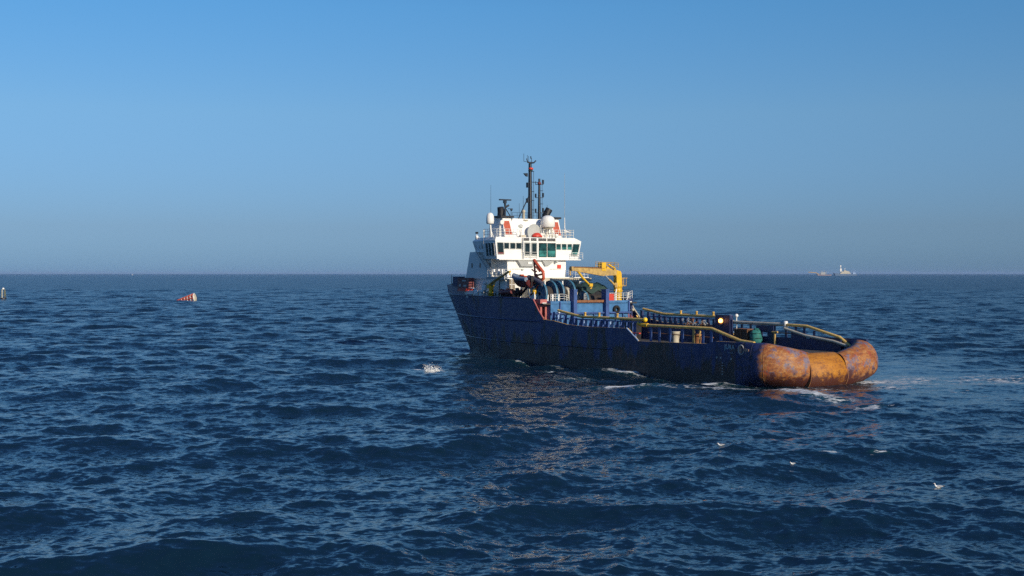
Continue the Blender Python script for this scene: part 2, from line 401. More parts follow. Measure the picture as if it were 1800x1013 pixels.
mb.build('stern_plating', 'stern', ship)
def on_stern(s_, f):
    x = (s_ + 1) / 2 * NS; i = min(int(x), NS - 1); k = f * NP; j = min(int(k), NP - 1); a_, b_ = x - i, k - j
    return (grid[i][j] * (1 - b_) + grid[i][j + 1] * b_) * (1 - a_) + (grid[i + 1][j] * (1 - b_) + grid[i + 1][j + 1] * b_) * a_
for s_ in (-.9, -.74, -.56, .62, .76, .9):
    mb = MB(); mb.tube([on_stern(s_, .18 + .8 * k / 20) for k in range(21)], .035, 5); mb.build('weld_bead', 'stern', ship)
for s0, s1, f_ in ((.52, .95, .62), (-.95, -.36, .66)):
    mb = MB(); mb.tube([on_stern(s0 + (s1 - s0) * k / 24, f_) for k in range(25)], .03, 5); mb.build('weld_bead', 'stern', ship)
mb = MB()
prof = [(1.5, 0), (2.30, .01), (2.37, .06), (2.37, 5.84), (2.30, 5.89), (1.5, 5.9)]
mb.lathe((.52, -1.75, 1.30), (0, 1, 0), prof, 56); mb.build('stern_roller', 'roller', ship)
for v_ in (-1.86, 4.26):
    mb = MB(); mb.lathe((.50, v_ - .07, 1.30), (0, 1, 0), [(2.0, 0), (2.34, 0), (2.34, .10), (2.0, .10)], 56, smooth=False); mb.build('roller_bearing_plate', 'rust', ship)
# horn bulwark plates at both quarters with openings
for side in (1, -1):
    mb = MB(); y = side * 8.1
    if side < 0:
        mb.box(.9, 10.2, y - .25, y + .12, 4.55, 4.98); mb.box(3.2, 5.0, y - .1, y + .1, 3.3, 4.56); mb.box(7.6, 10.0, y - .1, y + .1, 3.3, 4.56)
        mb.box(5.8, 6.3, y - .1, y + .1, 3.3, 4.56)
    else:
        mb.box(2.4, 9.2, y - .1, y + .2, 4.5, 4.9)
    mb.build('quarter_bulwark', 'navy', ship)
# fairlead opening with rusty plates and the name on the port quarter
mb = MB()
mb.tube([Vector((4.85 - .45 * math.cos(a) * (1 if a else 1), 8.93, 4.05 + .55 * math.sin(a))) for a in [math.pi * 2 * k / 20 for k in range(21)]], .07, 6, 1, cap=False)
mb.prism([Vector((5.1 + .36 * math.cos(a), 8.90, 4.05 + .5 * math.sin(a))) for a in [2 * math.pi * k / 16 for k in range(16)]], (0, .02, 0))
mb.prism([Vector((4.4, 8.97, 3.95)), Vector((3.3, 9.16, 3.9)), Vector((3.3, 9.16, 4.2)), Vector((4.4, 8.97, 4.25))], (0, .06, 0))
mb.prism([Vector((3.95, 9.05, 3.6)), Vector((3.85, 9.07, 3.6)), Vector((3.85, 9.07, 3.95)), Vector((3.95, 9.05, 3.95))], (0, .03, 0))
mb.build('fairlead_plate', [paint('bare_worn_plate', (.34, .22, .17), .6, .5, (.2, .09, .05), var=.3, scale=3), 'grey'], ship)
def text(txt, size, loc, rot, mat, parent, name='lettering', depth=.012):
    cu = bpy.data.curves.new(name, 'FONT'); cu.body = txt; cu.size = size; cu.extrude = depth; cu.align_x = 'CENTER'
    o = bpy.data.objects.new(name, cu); COL.objects.link(o)
    dg = bpy.context.evaluated_depsgraph_get(); me = bpy.data.meshes.new_from_object(o.evaluated_get(dg))
    bpy.data.objects.remove(o, do_unlink=True); o2 = bpy.data.objects.new(name, me); COL.objects.link(o2)
    me.materials.clear(); me.materials.append(M[mat]); o2.location = loc; o2.rotation_euler = rot
    if parent: o2.parent = parent
    return o2
text('JURA', .78, (7.0, 8.76, 4.0), (R(90), 0, R(180)), 'lettering', ship, 'ship_name')
mb = MB()
mb.tube([(7.3 - k * .09, 8.76, 3.52 + (.13 if k % 2 else 0)) for k in range(11)], .02, 4)
mb.build('home_port_mark', 'lettering', ship)
mb = MB()
for k in range(5): MB().box(8.2, 8.38, 8.70, 8.732, .9 + .34 * k, 1.02 + .34 * k).build('draught_mark', 'grey', ship)
for u_, z_ in ((8.6, 2.9), (9.3, 2.9), (6.8, 2.85)):
    mb = MB(); mb.lathe((u_, 8.69, z_), (0, 1, 0), [(.001, .05), (.10, .05), (.14, 0)], 12, smooth=False); mb.build('discharge_pipe', 'grey', ship)

# ---- cargo rails (heavy pipes on posts)
def pipe(pts, r=.19, mt='pipe'): return MB().tube(pts, r, 12).build('cargo_rail', mt, ship)
Y1 = 7.95
pipe([(43.2, Y1, 7.75), (40.7, Y1, 7.4), (37.7, Y1, 7.02), (23.9, Y1, 7.0)])
mb = MB(); mb.sphere((23.75, Y1, 7.0), .31, 14, 8); mb.build('rail_end_cap', 'ylamp', ship)
mb = MB(); mb.tube([(25.1, Y1 + .05, 6.55), (24.75, Y1, 6.38), (24.2, Y1, 6.3), (23.2, Y1, 6.3)], .27, 12); mb.build('rail_bend', 'yellow', ship)
pipe([(23.2, Y1, 6.3), (11, Y1, 6.3), (5.9, Y1, 5.02), (3.6, Y1 + .05, 4.86)])
pipe([(43.7, -Y1, 7.72), (38.9, -Y1, 7.08), (25.6, -Y1, 7.0)])
mb = MB(); mb.tube([(25.3, -Y1, 7.0), (24.9, -Y1, 6.8), (24.6, -Y1, 6.45), (24.3, -Y1, 6.36)], .26, 10); mb.build('rail_bend', 'cream', ship)
pipe([(24.3, -Y1, 6.36), (14.6, -Y1, 6.34)], .22, 'cream')
pipe([(14.4, -Y1, 6.32), (10.64, -Y1, 6.25), (5.1, -Y1, 5.05), (3.05, -Y1 + .3, 4.0)])
pipe([(14.2, -7.55, 5.85), (10.4, -7.5, 5.05), (5.5, -7.3, 4.55), (3.2, -7.1, 4.1)], .18, 'cream')
mb = MB(); mb.lathe((14.4, -Y1, 5.9), (0, 0, 1), [(.001, 0), (.27, 0), (.27, .85), (.2, .9), (.001, .9)], 12); mb.build('rail_end_cap', 'white', ship)
for side, us_ in ((1, (36.8, 33.6, 29.6)), (-1, (35.2, 31.8, 28.3))):
    for u_ in us_:
        mb = MB(); mb.lathe((u_, side * Y1, 7.15), (0, 0, 1), [(.16, 0), (.16, .42), (.19, .43), (.19, .52), (.001, .52)], 12); mb.build('rail_stub', 'pipe', ship)
# longitudinal under the rails
for side in (1, -1):
    mb = MB()
    mb.box(24.6, 44, side * 7.75, side * 8.15, 6.55 if side > 0 else 6.6, 6.74); mb.build('rail_web', 'rail_blue', ship)
    # posts in a worn blue, leaning strut by strut
    us_ = [44.2, 42.6, 41.3, 40.0, 38.8, 37.6, 36.5, 35.3, 34.2, 33.0, 31.8, 30.6, 29.5, 28.3, 27.1, 25.8]
    for i, u_ in enumerate(us_):
        mb = MB(); zt = 6.7 if u_ < 38 else 6.7 + (u_ - 38) * .13
        mb.box(u_ - .07, u_ + .07, side * 7.82, side * 8.08, 3.3, zt); mb.prism([(u_ - .03, side * 8.1, zt), (u_ - .03, side * 8.42, zt - .2), (u_ - .03, side * 8.42, 4.6), (u_ - .03, side * 8.1, 4.2)], (.06, 0, 0))
        mb.build('rail_post', ('rail_blue' if i % 5 != 1 else 'ltblue') if side > 0 else 'navy', ship)
    for i, u_ in enumerate([22.6, 20.9, 18.8, 16.4, 14.3, 12.6, 11.1, 9.4]):
        mb = MB(); zt = 6.12 if u_ > 11 else 6.12 - (11 - u_) * .26
        mb.box(u_ - .1, u_ + .1, side * 7.82, side * 8.08, 3.3, zt); mb.build('rail_post', ('rail_blue' if i not in (4,) else 'boom') if side > 0 else 'navy', ship)
    mb = MB()
    # inboard crash barrier plating with gaps
    for u0, u1, z0, z1 in ((26, 45.8, 3.3, 5.7), (24.0, 26.2, 3.3, 6.7), (4.5, 24, 3.3, 4.7)):
        if side < 0 or u0 in (26,): mb.box(u0, u1, side * 7.45, side * 7.6, z0, z1 if side < 0 else 4.2)
    if side < 0: mb.box(24.3, 27.2, -7.95, -7.3, 3.3, 7.3); mb.box(10.5, 13, -7.7, -7.5, 3.3, 5.4); mb.box(18.4, 19.4, -7.7, -7.5, 3.3, 6.1); mb.box(16.2, 17.3, -7.7, -7.5, 3.3, 6.1); mb.box(17.3, 18.4, -7.7, -7.5, 5.25, 6.1); mb.box(17.3, 18.4, -7.7, -7.5, 3.3, 4.5)
    mb.build('crash_barrier', 'navy', ship)
    # sloped brace where the side plating steps down
    mb = MB(); mb.tube([(24.2, side * 8.75, 4.3), (26.6, side * 8.75, 5.85)], .09, 6); mb.build('side_brace', 'ltblue', ship)
    mb = MB(); mb.tube([(45.6, side * 8.76, 6.45), (46.9, side * 8.76, 7.6), (48.3, side * 8.76, 9.25)], .12, 6); mb.build('break_coaming', 'pink' if side > 0 else 'cream', ship)
    mb = MB(); mb.tube([(23.5, side * 7.7, 5.35), (11, side * 7.7, 5.2)], .07, 6); mb.build('inner_rail', 'rust', ship)
# bitts and fairleads standing against the port bulwark
def roller_fairlead(u, v, h, mt):
    mb = MB(); mb.lathe((u, v, 3.3), (0, 0, 1), [(.62, 0), (.5, .15), (.42, h * .55), (.55, h - .12), (.62, h), (.001, h)], 16); mb.build('mooring_bitt', mt, ship)
roller_fairlead(18.6, 7.2, 2.35, 'cream'); roller_fairlead(14.4, 7.2, 2.2, 'rust')
mb = MB(); mb.tube([(15.6, -7.2, 3.3), (15.6, -7.2, 5.3)], .16, 8); mb.tube([(16.1, -7.2, 5.3), (15.1, -7.2, 5.35)], .14, 8); mb.build('mooring_bitt', 'boom', ship)
for u_, mt in ((13.4, 'boom'),):
    mb = MB(); mb.tube([(u_, 7.75, 4.2), (u_, 7.75, 5.75)], .09, 8); mb.lathe((u_, 7.75, 5.7), (0, 0, 1), [(.16, 0), (.16, .2), (.001, .26)], 10); mb.build('deck_light', mt, ship)
mb = MB(); mb.box(24.2, 25.6, 8.3, 8.62, 5.15, 5.3); mb.build('rail_bracket', 'red', ship)
# lit orange lamp on the starboard rail end
mb = MB(); mb.lathe((25.9, -7.22, 6.5), (-.35, 1, 0), [(.50, -.1), (.50, .12), (.40, .14)], 18, mi=1, smooth=False); mb.sphere((25.9, -7.1, 6.5), .28, 16, 8, 0)
mb.build('orange_deck_lamp', ['lamp', 'rust'], ship)
mb = MB(); mb.tube([(23.8, -8.1, 4.3), (23.8, -8.1, 7.1)], .07, 8); mb.tube([(23.8, -8.1, 7.15), (25.2, -8.1, 7.3)], .05, 6); mb.sphere((23.8, -8.1, 7.25), .25, 12, 8)
mb.build('lamp_post', 'white', ship)

# ---- winch house closing the forward end of the working deck
mb = MB(); mb.box(46.0, 58, -7.1, 7.3, 3.3, 8.98); mb.build('winch_house', 'blue', ship)
mb = MB(); mb.box(45.72, 45.995, -2.2, 3.2, 8.75, 9.1, 1); mb.box(45.6, 45.995, -7.1, 7.3, 7.1, 7.32, 0); mb.box(45.8, 45.995, -7.1, -6.85, 3.3, 8.9, 0)
mb.box(45.8, 45.995, 5.6, 5.8, 7.32, 8.9, 0); mb.box(45.7, 45.995, -6.4, 6.4, 5.2, 5.4, 0)
for v_ in (6.3, 4.9, 1.6, -.4, -4.4, -5.8): mb.box(45.75, 45.995, v_ - .06, v_ + .06, 5.4, 7.1, 0)
mb.build('house_ledge', ['rail_blue', 'rust'], ship)
for v_ in (3.42, -2.45):
    mb = MB(); mb.box(45.3, 46.4, v_ - .27, v_ + .27, 3.3, 10.55); mb.box(45.25, 45.29, v_ - .3, v_ + .3, 3.3, 10.6); mb.box(45.2, 46.5, v_ - .33, v_ + .33, 10.55, 10.68); mb.build('gantry_post', 'rail_blue', ship)
# side passages at the break, port side faded red
for side, mt in ((1, 'pink'), (-1, 'navy')):
    mb = MB(); y0, y1 = (7.32, 8.5) if side > 0 else (-8.5, -7.12)
    mb.box(46.9, 48.6, y0, y1, 8.2, 9.25, 0); mb.box(46.9, 48.6, y0, y0 + .35, 3.3, 8.2); mb.box(46.9, 48.6, y1 - .3, y1, 3.3, 8.2); mb.box(48.6, 48.8, y0, y1, 3.3, 9.2, 1)
    mb.build('side_passage', [mt, 'black'], ship)
    mb = MB(); mb.box(46.7, 46.88, (y0 + y1) / 2 - .35, (y0 + y1) / 2 + .35, 8.55, 8.8); mb.build('passage_light', 'white', ship)
mb = MB(); mb.tube([(46.3, 6.2, 7.4), (45.5, 6.2, 7.4)], .1); mb.sphere((45.45, 6.2, 7.4), .17, 10, 6); mb.build('floodlight', 'white', ship)
mb = MB(); mb.tube([(46.3, -7.1, 7.5), (45.7, -7.4, 7.5)], .1); mb.sphere((45.5, -7.4, 7.55), .22, 10, 6); mb.build('floodlight', 'cream', ship)
# tyre fender and machinery on the house front
mb = MB()
mb.lathe((45.9, -4.55, 7.65), (1, 0, 0), [(.28, -.28), (.5, -.36), (.62, -.18), (.62, .02), (.5, .08), (.28, .06)], 20); mb.build('tyre_fender', 'rubber', ship)
mb = MB()
for k in range(5): mb.lathe((44.9 - .2 * k, -6.1 - .15 * k, 3.3 + .3 * k), (0, 1, .2), [(.001, -.7), (.75, -.7), (.8, -.4), (.55, -.35), (.55, .35), (.8, .4), (.75, .7), (.001, .7)], 14)
mb.box(43.2, 45.6, -7.2, -5.4, 3.3, 6.3); mb.build('tugger_winch', 'black', ship)
mb = MB()
for k in range(9): mb.tube([(45.1 - .2 * k, -6.2 - .1 * (k % 3), 5.2), (45.2 - .2 * k, -6.3 - .12 * (k % 4), 7.0 - .12 * k)], .06, 6)
mb.build('hanging_hoses', 'pink', ship)

# ---- winch drums on the forecastle
def drum(v, u, z, Rr, name='winch_flange', mt='drum_blue'):
    mb = MB(); mb.lathe((u, v, z), (0, 1, 0), [(.3, -.1), (Rr - .12, -.1), (Rr, -.16), (Rr + .03, 0), (Rr, .16), (Rr - .12, .1), (.3, .1)], 40, 0, smooth=False)
    for k in range(8):
        a = 2 * math.pi * k / 8; mb.tube([(u + .4 * math.cos(a), v + .13, z + .4 * math.sin(a)), (u + (Rr - .2) * math.cos(a), v + .13, z + (Rr - .2) * math.sin(a))], .06, 5)
    return mb.build(name, mt, ship)
for v_, R_ in ((1.35, 2.05), (3.35, 1.95), (4.55, 1.95), (6.35, 1.8)): drum(v_, 50.1, 10.0, R_)
mb = MB(); mb.lathe((50.1, 1.5, 10.0), (0, 1, 0), [(1.1, 0), (1.1, 4.8)], 28); mb.build('wound_wire', 'rope', ship)
mb = MB(); mb.lathe((49.6, 1.8, 10.0), (0, 1, 0), [(.45, 0), (.95, 0), (.95, .45), (.78, .5), (.78, .1), (.45, .1)], 24, smooth=False); mb.build('brake_ring', 'cream', ship)
drum(-.9, 49.4, 8.9, 1.55)
mb = MB(); mb.lathe((49.4, -4.6, 8.9), (0, 1, 0), [(.9, 0), (.9, 3.7)], 24); mb.build('wound_wire', 'rope', ship)
mb = MB(); mb.box(51.2, 54.5, -1.0, .4, 8.7, 10.3); mb.lathe((50.4, -.4, 10.0), (0, 1, 0), [(.001, -.1), (.36, -.1), (.36, .1), (.001, .1)], 14); mb.build('winch_motor', 'cream', ship)
mb = MB()
for v_ in (5.5, 2.3): MB().box(50.0, 50.3, v_ - .1, v_ + .1, 8.6, 11.9).build('winch_support', 'white', ship)
for v_ in (6.0, 4.0, 5.1): MB().box(48.6, 48.85, v_ - .14, v_ + .14, 8.6, 9.9).build('winch_support', 'white', ship)
railing([(46.3, 7.1, 9.0), (46.3, 4.7, 9.0)], 1.0, .85, parent=ship); railing([(46.3, 4.7, 9.0), (46.3, 3.8, 8.72), (46.3, 3.75, 8.72)], 1.0, .6, parent=ship)
railing([(46.35, -2.9, 8.98), (46.35, -7.1, 8.98), (46.9, -8.4, 9.3), (48.4, -8.4, 9.3)], 1.1, .9, parent=ship)
railing([(46.4, 1.0, 9.0), (49.5, -1.9, 9.1)], 1.0, 2.0, parent=ship)
railing([(48.6, -8.55, 9.3), (60, -8.55, 9.5), (68, -8.2, 9.6)], 1.0, 1.5, parent=ship)

# ---- lower deckhouse, accommodation, bridge
mb = MB(); mb.box(59.4, 71, -6.0, 6.1, 8.6, 12.2, 0); mb.box(58, 59.4, -5.2, 7.35, 8.6, 12.2, 0); mb.box(59.41, 59.9, 6.1, 7.2, 8.7, 12.1, 1); mb.build('lower_deckhouse', ['white', 'black'], ship)
mb = MB(); mb.box(53.0, 60, -5.2, 4.3, 12.0, 12.3); mb.box(52.9, 53.1, -5.2, 4.3, 11.8, 12.32); mb.box(56, 58, -5.2, 4.3, 8.7, 12.0, 0)
for v_ in (-4.6, -1.5, 1.4, 3.8): mb.box(53.2, 53.6, v_ - .14, v_ + .14, 8.7, 12.0)
mb.build('winch_shelter', 'cream', ship)
mb = MB(); mb.box(58.6, 60.2, -5.2, 4.2, 12.31, 12.45)
mb.box(57.2, 60, -7.9, -5.1, 12.3, 12.42); mb.prism([(57.3, -7.9, 12.3), (57.3, -5.2, 12.3), (57.3, -5.2, 11.2)], (.12, 0, 0)); mb.build('platform_deck', 'white', ship)
railing([(60, -5.4, 12.42), (57.3, -5.4, 12.42), (57.3, -7.8, 12.42), (60, -7.8, 12.42)], 1.1, .8, parent=ship)
mb = MB(); mb.box(57.2, 62.2, 6.5, 8.0, 12.3, 12.45, 0); mb.box(57.15, 62.25, 7.9, 8.05, 12.1, 12.5); mb.build('platform_deck', 'grey', ship)
railing([(57.3, 6.8, 12.45), (57.3, 7.9, 12.45), (62.1, 7.9, 12.45)], 1.2, 1.3, r=.04, parent=ship)
for u_ in (59.9, 58.6, 57.6):
    mb = MB(); mb.lathe((u_, 8.1, 12.7), (0, 0, 1), [(.001, 0), (.16, 0), (.16, .95), (.001, 1.0)], 10); mb.build('raft_canister', 'white', ship)
# accommodation block: white aft face, side walls in the same paint
acc = MB(); acc.box(60.0, 70.6, -5.45, 5.62, 12.2, 15.15); acc.hexa([(63.5, -6.3, 12.2), (71.2, -6.3, 12.2), (71.2, 6.3, 12.2), (63.5, 6.3, 12.2)], [(63.5, -6.3, 16.4), (69.9, -6.3, 16.4), (69.9, 6.3, 16.4), (63.5, 6.3, 16.4)])
acc = acc.build('accommodation_block', 'white', ship)
for u_ in (69.2, 66.8, 63.4 + .5):
    mb = MB(); mb.box(u_ - .22, u_ + .22, 6.30, 6.335, 13.9, 14.65, 1); mb.box(u_ - .15, u_ + .15, 6.336, 6.345, 13.98, 14.57, 0); mb.build('window', ['glass_dark', 'grey'], acc)
for v_, z_, w_, h_ in ((6.2, 11.3, .62, .82),):
    mb = MB(); mb.box(57.93, 57.99, v_ - w_, v_ + w_, z_ - h_, z_ + h_, 0)
    for k in range(9): mb.box(57.88, 57.925, v_ - w_ + .02, v_ + w_ - .02, z_ - h_ + .06 + k * .18, z_ - h_ + .13 + k * .18, 1)
    for k in (-1, 0, 1): mb.box(57.86, 57.875, v_ + k * w_ * .97 - .04, v_ + k * w_ * .97 + .04, z_ - h_, z_ + h_, 2)
    mb.box(57.86, 57.875, v_ - w_, v_ + w_, z_ - .05, z_ + .05, 2)
    mb.build('louvre_grille', ['brown', 'cream', 'white'], ship)
# fittings on the accommodation aft wall
mb = MB(); mb.box(59.9, 59.99, -4.45, -3.75, 13.8, 14.38); mb.box(59.86, 59.9, -4.3, -3.9, 13.9, 14.2); mb.build('life_ring_box', 'red', acc)
for a_, b_ in ((-4.6, -2.3), (2.6, 4.8)): MB().box(59.93, 59.99, a_, b_, 13.66, 13.71).build('wall_rail', 'grey', acc)
mb = MB()
mb.tube([(59.9, 2.9, 13.5), (59.9, 2.9, 13.7)], .18, 8); mb.tube([(59.9, 2.9, 13.6), (59.99, 2.9, 13.6)], .05, 6)
mb.build('wall_fitting', 'grey', acc)
mb = MB(); mb.tube([(59.8, -3.3, 14.9), (59.5, -3.3, 14.85)], .22, 12); mb.sphere((59.45, -3.3, 14.85), .2, 10, 6); mb.build('floodlight', 'frame_grey', acc)
mb = MB(); mb.prism([(59.99, 4.05, 15.1), (59.99, 3.35, 14.1), (59.99, .85, 14.1), (59.99, .5, 15.1)], (-.55, 0, 0)); mb.prism([(59.99, -.65, 15.1), (59.99, -1.3, 14.2), (59.99, -2.0, 14.3), (59.99, -3.2, 15.1)], (-.4, 0, 0)); mb.build('bridge_support', 'grey', acc)
mb = MB(); mb.box(59.35, 59.43, 1.5, 2.2, 14.45, 14.8); mb.build('wall_lamp', 'white', acc)
# stairs on the port side
mb = MB()
for o_ in (0, .8): mb.tube([(66.4, 6.5 + o_, 16.4), (61.6, 6.5 + o_, 12.5)], .09, 6)
for k in range(14): f_ = (k + .5) / 14; mb.box(66.4 - 4.8 * f_ - .14, 66.4 - 4.8 * f_ + .14, 6.5, 7.3, 16.4 - 3.9 * f_ - .02, 16.4 - 3.9 * f_ + .02)
mb.tube([(66.4, 7.3, 17.3), (61.6, 7.3, 13.4)], .035, 6); mb.build('ladder', 'grey', ship)
mb = MB(); mb.box(63.3, 67, 6.3, 7.4, 16.3, 16.4); mb.prism([(66.9, 6.32, 16.4), (66.9, 6.32, 17.6), (65.8, 6.32, 18.2), (63.2, 6.32, 18.3), (63.2, 6.32, 16.4)], (0, .5, 0)); mb.build('bridge_wing_plate', 'white', ship)
# white lantern mast at the forward edge
mb = MB(); mb.box(68.0, 68.4, 5.9, 6.2, 16.4, 18.75); mb.tube([(68.2, 6.05, 18.7), (68.2, 6.05, 19.6)], .06, 6); mb.box(68.0, 68.4, 5.9, 6.2, 19.3, 19.6, 1)
for k in range(8): mb.tube([(67.3, 6.1, 16.5 + .3 * k), (68.0, 6.1, 16.5 + .3 * k)], .04, 5)
mb.tube([(67.3, 6.1, 16.4), (67.3, 6.1, 18.7)], .06, 6); mb.sphere((68.2, 6.05, 18.8), .28, 10, 6); mb.build('lantern_post', ['white', 'black'], ship)

# bridge: hexagonal section swept forward
br = MB()
sec = lambda z, dv: None
def ring(z, v, u0, u1, vf): return [(u0, -v[0], z), (u0, v[1], z), (u0 + 2.9, v[1] - .02, z), (u1, vf, z), (u1, -vf, z), (u0 + 2.9, -v[0] + .02, z)]
rings = [ring(15.24, (7.9, 7.5), 60, 68.5, 5.6), ring(18.1, (8.5, 7.85), 60, 69.3, 6.2), ring(18.62, (7.25, 7.65), 60.05, 68.8, 5.7)]
vs = [p for r_ in rings for p in r_]; n6 = 6
fs = [(i * 6 + k, i * 6 + (k + 1) % 6, (i + 1) * 6 + (k + 1) % 6, (i + 1) * 6 + k) for i in range(2) for k in range(6)] + [tuple(range(6))[::-1], tuple(range(12, 18))]
br.add(vs, fs)
br.box(59.3, 60.3, -7.95, 7.55, 15.08, 15.24); br.box(59.55, 59.99, -3.3, 2.95, 15.0, 18.55)   # walkway lip and the control station bay
bridge = br.build('bridge', 'white', ship, bevel=.04)
def win(u, v0, v1, z0, z1, mt='glass', sl=0, frame='frame_grey', fw=.05, lower=None, lmat='maroon'):
    """aft-facing window: frame, pane a little behind it"""
    mb = MB(); a, b = max(v0, v1), min(v0, v1)
    def q(v, z): return v + sl * (z1 - z) / (z1 - z0)
    uo = u - .035
    mb.prism([(uo, q(a, z1), z1), (uo, q(b, z1), z1), (uo, q(b, z0), z0), (uo, q(a, z0), z0)], (.033, 0, 0), 0)
    for (p1, p2) in (((a, z1), (b, z1)), ((b, z1), (b, z0)), ((b, z0), (a, z0)), ((a, z0), (a, z1))):
        mb.tube([(uo - .01, q(*p1), p1[1]), (uo - .01, q(*p2), p2[1])], fw, 4, 1, smooth=False)
    if lower: mb.prism([(uo - .012, q(a, lower), lower), (uo - .012, q(b, lower), lower), (uo - .012, q(b, z0), z0), (uo - .012, q(a, z0), z0)], (.008, 0, 0), 2)
    return mb.build('window', [mt, frame, lmat], bridge)
U0 = 60.0
win(U0, 7.5, 6.4, 15.95, 17.75, 'glass_dark', -.15, lower=16.25)
for a_, b_ in ((6.22, 5.33), (5.1, 4.17), (3.99, 3.04)): win(U0, a_, b_, 16.8, 17.72, 'glass_dark')
U1 = 59.55
for a_, b_, m_ in ((2.72, 1.75, 'glass_dark'), (1.42, .46, 'glass_dark')): win(U1, a_, b_, 15.8, 17.74, m_, frame='frame_grey', fw=.09)
for a_, b_ in ((.02, -1.42), (-1.62, -3.12)): win(U1, a_, b_, 15.6, 17.72, 'glass', frame='glass_dark', fw=.05, lower=16.55, lmat='glass_teal')
for a_, b_ in ((-3.52, -4.45), (-4.66, -5.56), (-5.78, -6.6)): win(U0, a_, b_, 16.76, 17.66, 'glass', fw=.03, lower=17.2, lmat='glass_teal')
win(U0, -6.85, -8.15, 15.85, 17.68, 'glass', .42, lower=16.4, lmat='glass_teal')
for k, (a_, b_) in enumerate(((2.9, 1.85), (1.55, .5), (.15, -1.35), (-1.55, -3.1))):
    mb = MB(); mb.box(U1 - .03, U1 - .003, a_, b_, 18.06, 18.5, 0); nb = 5 if k < 2 else 7
    for j in range(nb): v_ = a_ + (b_ - a_) * (j + .5) / nb; mb.box(U1 - .06, U1 - .031, v_ - .010, v_ + .010, 18.06, 18.5, 1)
    mb.build('vent_grille', ['black', 'white'], bridge)
# port side windows of the bridge wing (tilted panes)
for a_, b_ in ((62.85, 62.15), (62.0, 61.3), (61.15, 60.4)):
    mb = MB()
    def sp_(u, z): f_ = (z - 15.24) / 2.86; return (u, 7.5 + .35 * f_ + .03, z)
    mb.prism([sp_(a_, 17.7), sp_(b_, 17.7), sp_(b_, 15.7), sp_(a_, 15.7)], (0, .02, 0), 0)
    for p1, p2 in (((a_, 17.7), (b_, 17.7)), ((b_, 17.7), (b_, 15.7)), ((b_, 15.7), (a_, 15.7)), ((a_, 15.7), (a_, 17.7))): mb.tube([sp_(*p1), sp_(*p2)], .05, 4, 1)
    mb.build('window', ['glass', 'white'], bridge)
for u_ in (64.3, 65.6):
    mb = MB(); v_ = 7.6 - (u_ - 62.9) * .28; mb.box(u_ - .42, u_ + .42, v_ - .3, v_ + .12, 16.9, 17.8, 0); mb.build('window', ['glass_dark'], bridge)
# rear walkway railing in front of the windows
railing([(59.35, -6.2, 15.24), (59.35, -8.3, 15.24), (61.5, -8.5, 15.24)], 1.05, 1.0, parent=ship, r=.03)
railing([(59.35, 2.9, 15.2), (59.35, .5, 15.2)], 1.1, 1.1, parent=ship, r=.03)
# top of the bridge: railing
railing([(60.2, 2.9, 18.62), (60.2, 7.4, 18.62), (63.5, 7.5, 18.62), (66, 6.2, 18.62)], 1.25, .75, parent=ship, r=.035)
railing([(60.2, -1.2, 18.62), (60.2, -7.1, 18.62), (64, -7.2, 18.62)], 1.25, .75, parent=ship, r=.035)
# funnel house, leaning forward
F0, F1 = 61.3, 62.6
fh = MB()
fh.hexa([(F0, -5.45, 18.62), (F0 + 4.5, -5.45, 18.62), (F0 + 4.5, 5.2, 18.62), (F0, 5.2, 18.62)], [(F0 + .9, -3.2, 21.6), (F0 + 4.0, -3.2, 21.6), (F0 + 4.0, 3.2, 21.6), (F0 + .9, 3.2, 21.6)])
fh = fh.build('funnel_house', 'white', ship)
for s_, (b0, b1, t0, t1) in ((1, (3.75, 5.35, 3.55, 5.15)), (-1, (-5.55, -3.95, -5.5, -4.0))):
    fn = MB(); q0, q1 = F0 - .12, F0 + 4.6
    fn.hexa([(q0, b0, 18.6), (q1, b0, 18.6), (q1, b1, 18.6), (q0, b1, 18.6)], [(q0 + .95, t0, 21.7), (q1 - .3, t0, 21.7), (q1 - .3, t1, 21.7), (q0 + .95, t1, 21.7)], 0)
    fn.box(q0 + .6, q0 + (2.9 if s_ > 0 else 4.2), t0 - .35, t1 + (.25 if s_ < 0 else .5), 21.7, 21.98, 1)
    fo = fn.build('funnel', ['white', 'black'], ship)
    mb = MB(); du = .95 / 3.1
    zz0, zz1 = 19.0, 21.2; cv = (b0 + b1) / 2 + (0 if s_ > 0 else 0)
    mb.prism([(q0 + du * (zz1 - 18.6) - .03, cv + .64, zz1), (q0 + du * (zz1 - 18.6) - .03, cv - .54, zz1), (q0 + du * (zz0 - 18.6) - .03, cv - .70, zz0), (q0 + du * (zz0 - 18.6) - .03, cv + .50, zz0)], (.025, 0, 0), 0)
    for k in range(12):
        z_ = zz0 + .1 + k * .17; uu = q0 + du * (z_ - 18.6) - .045; mb.box(uu, uu + .012, cv - .55, cv + .45, z_, z_ + .02, 1)
    mb.build('funnel_door', ['orange', 'maroon'], fo)
    mb = MB(); ang = .10 if s_ > 0 else -.38
    cx, cv2 = F0 + 1.9, (b0 + b1) / 2 - .15
    mb.tube([(cx, cv2 + .3, 21.9), (cx - .05, cv2 + .35, 22.6), (cx - .15, cv2 + .5, 23.35)] if s_ > 0 else [(cx, cv2 + 1.05, 21.8), (cx, cv2 + 1.1, 22.3), (cx - .2, cv2 + .55, 23.3)], [.62, .55, .52] if s_ > 0 else [.62, .6, .58], 16)
    mb.build('exhaust_pipe', 'black', fo)
# white ventilator and box at the port funnel
mb = MB(); mb.tube([(61.0, 6.35, 18.6), (61.0, 6.35, 20.6), (60.7, 6.35, 20.95), (60.3, 6.35, 20.9)], [.2, .2, .3, .36], 12); mb.build('ventilator', 'white', ship)
mb = MB(); mb.box(60.4, 60.8, 1.9, 2.9, 18.62, 19.0); mb.build('roof_locker', 'cream', ship)
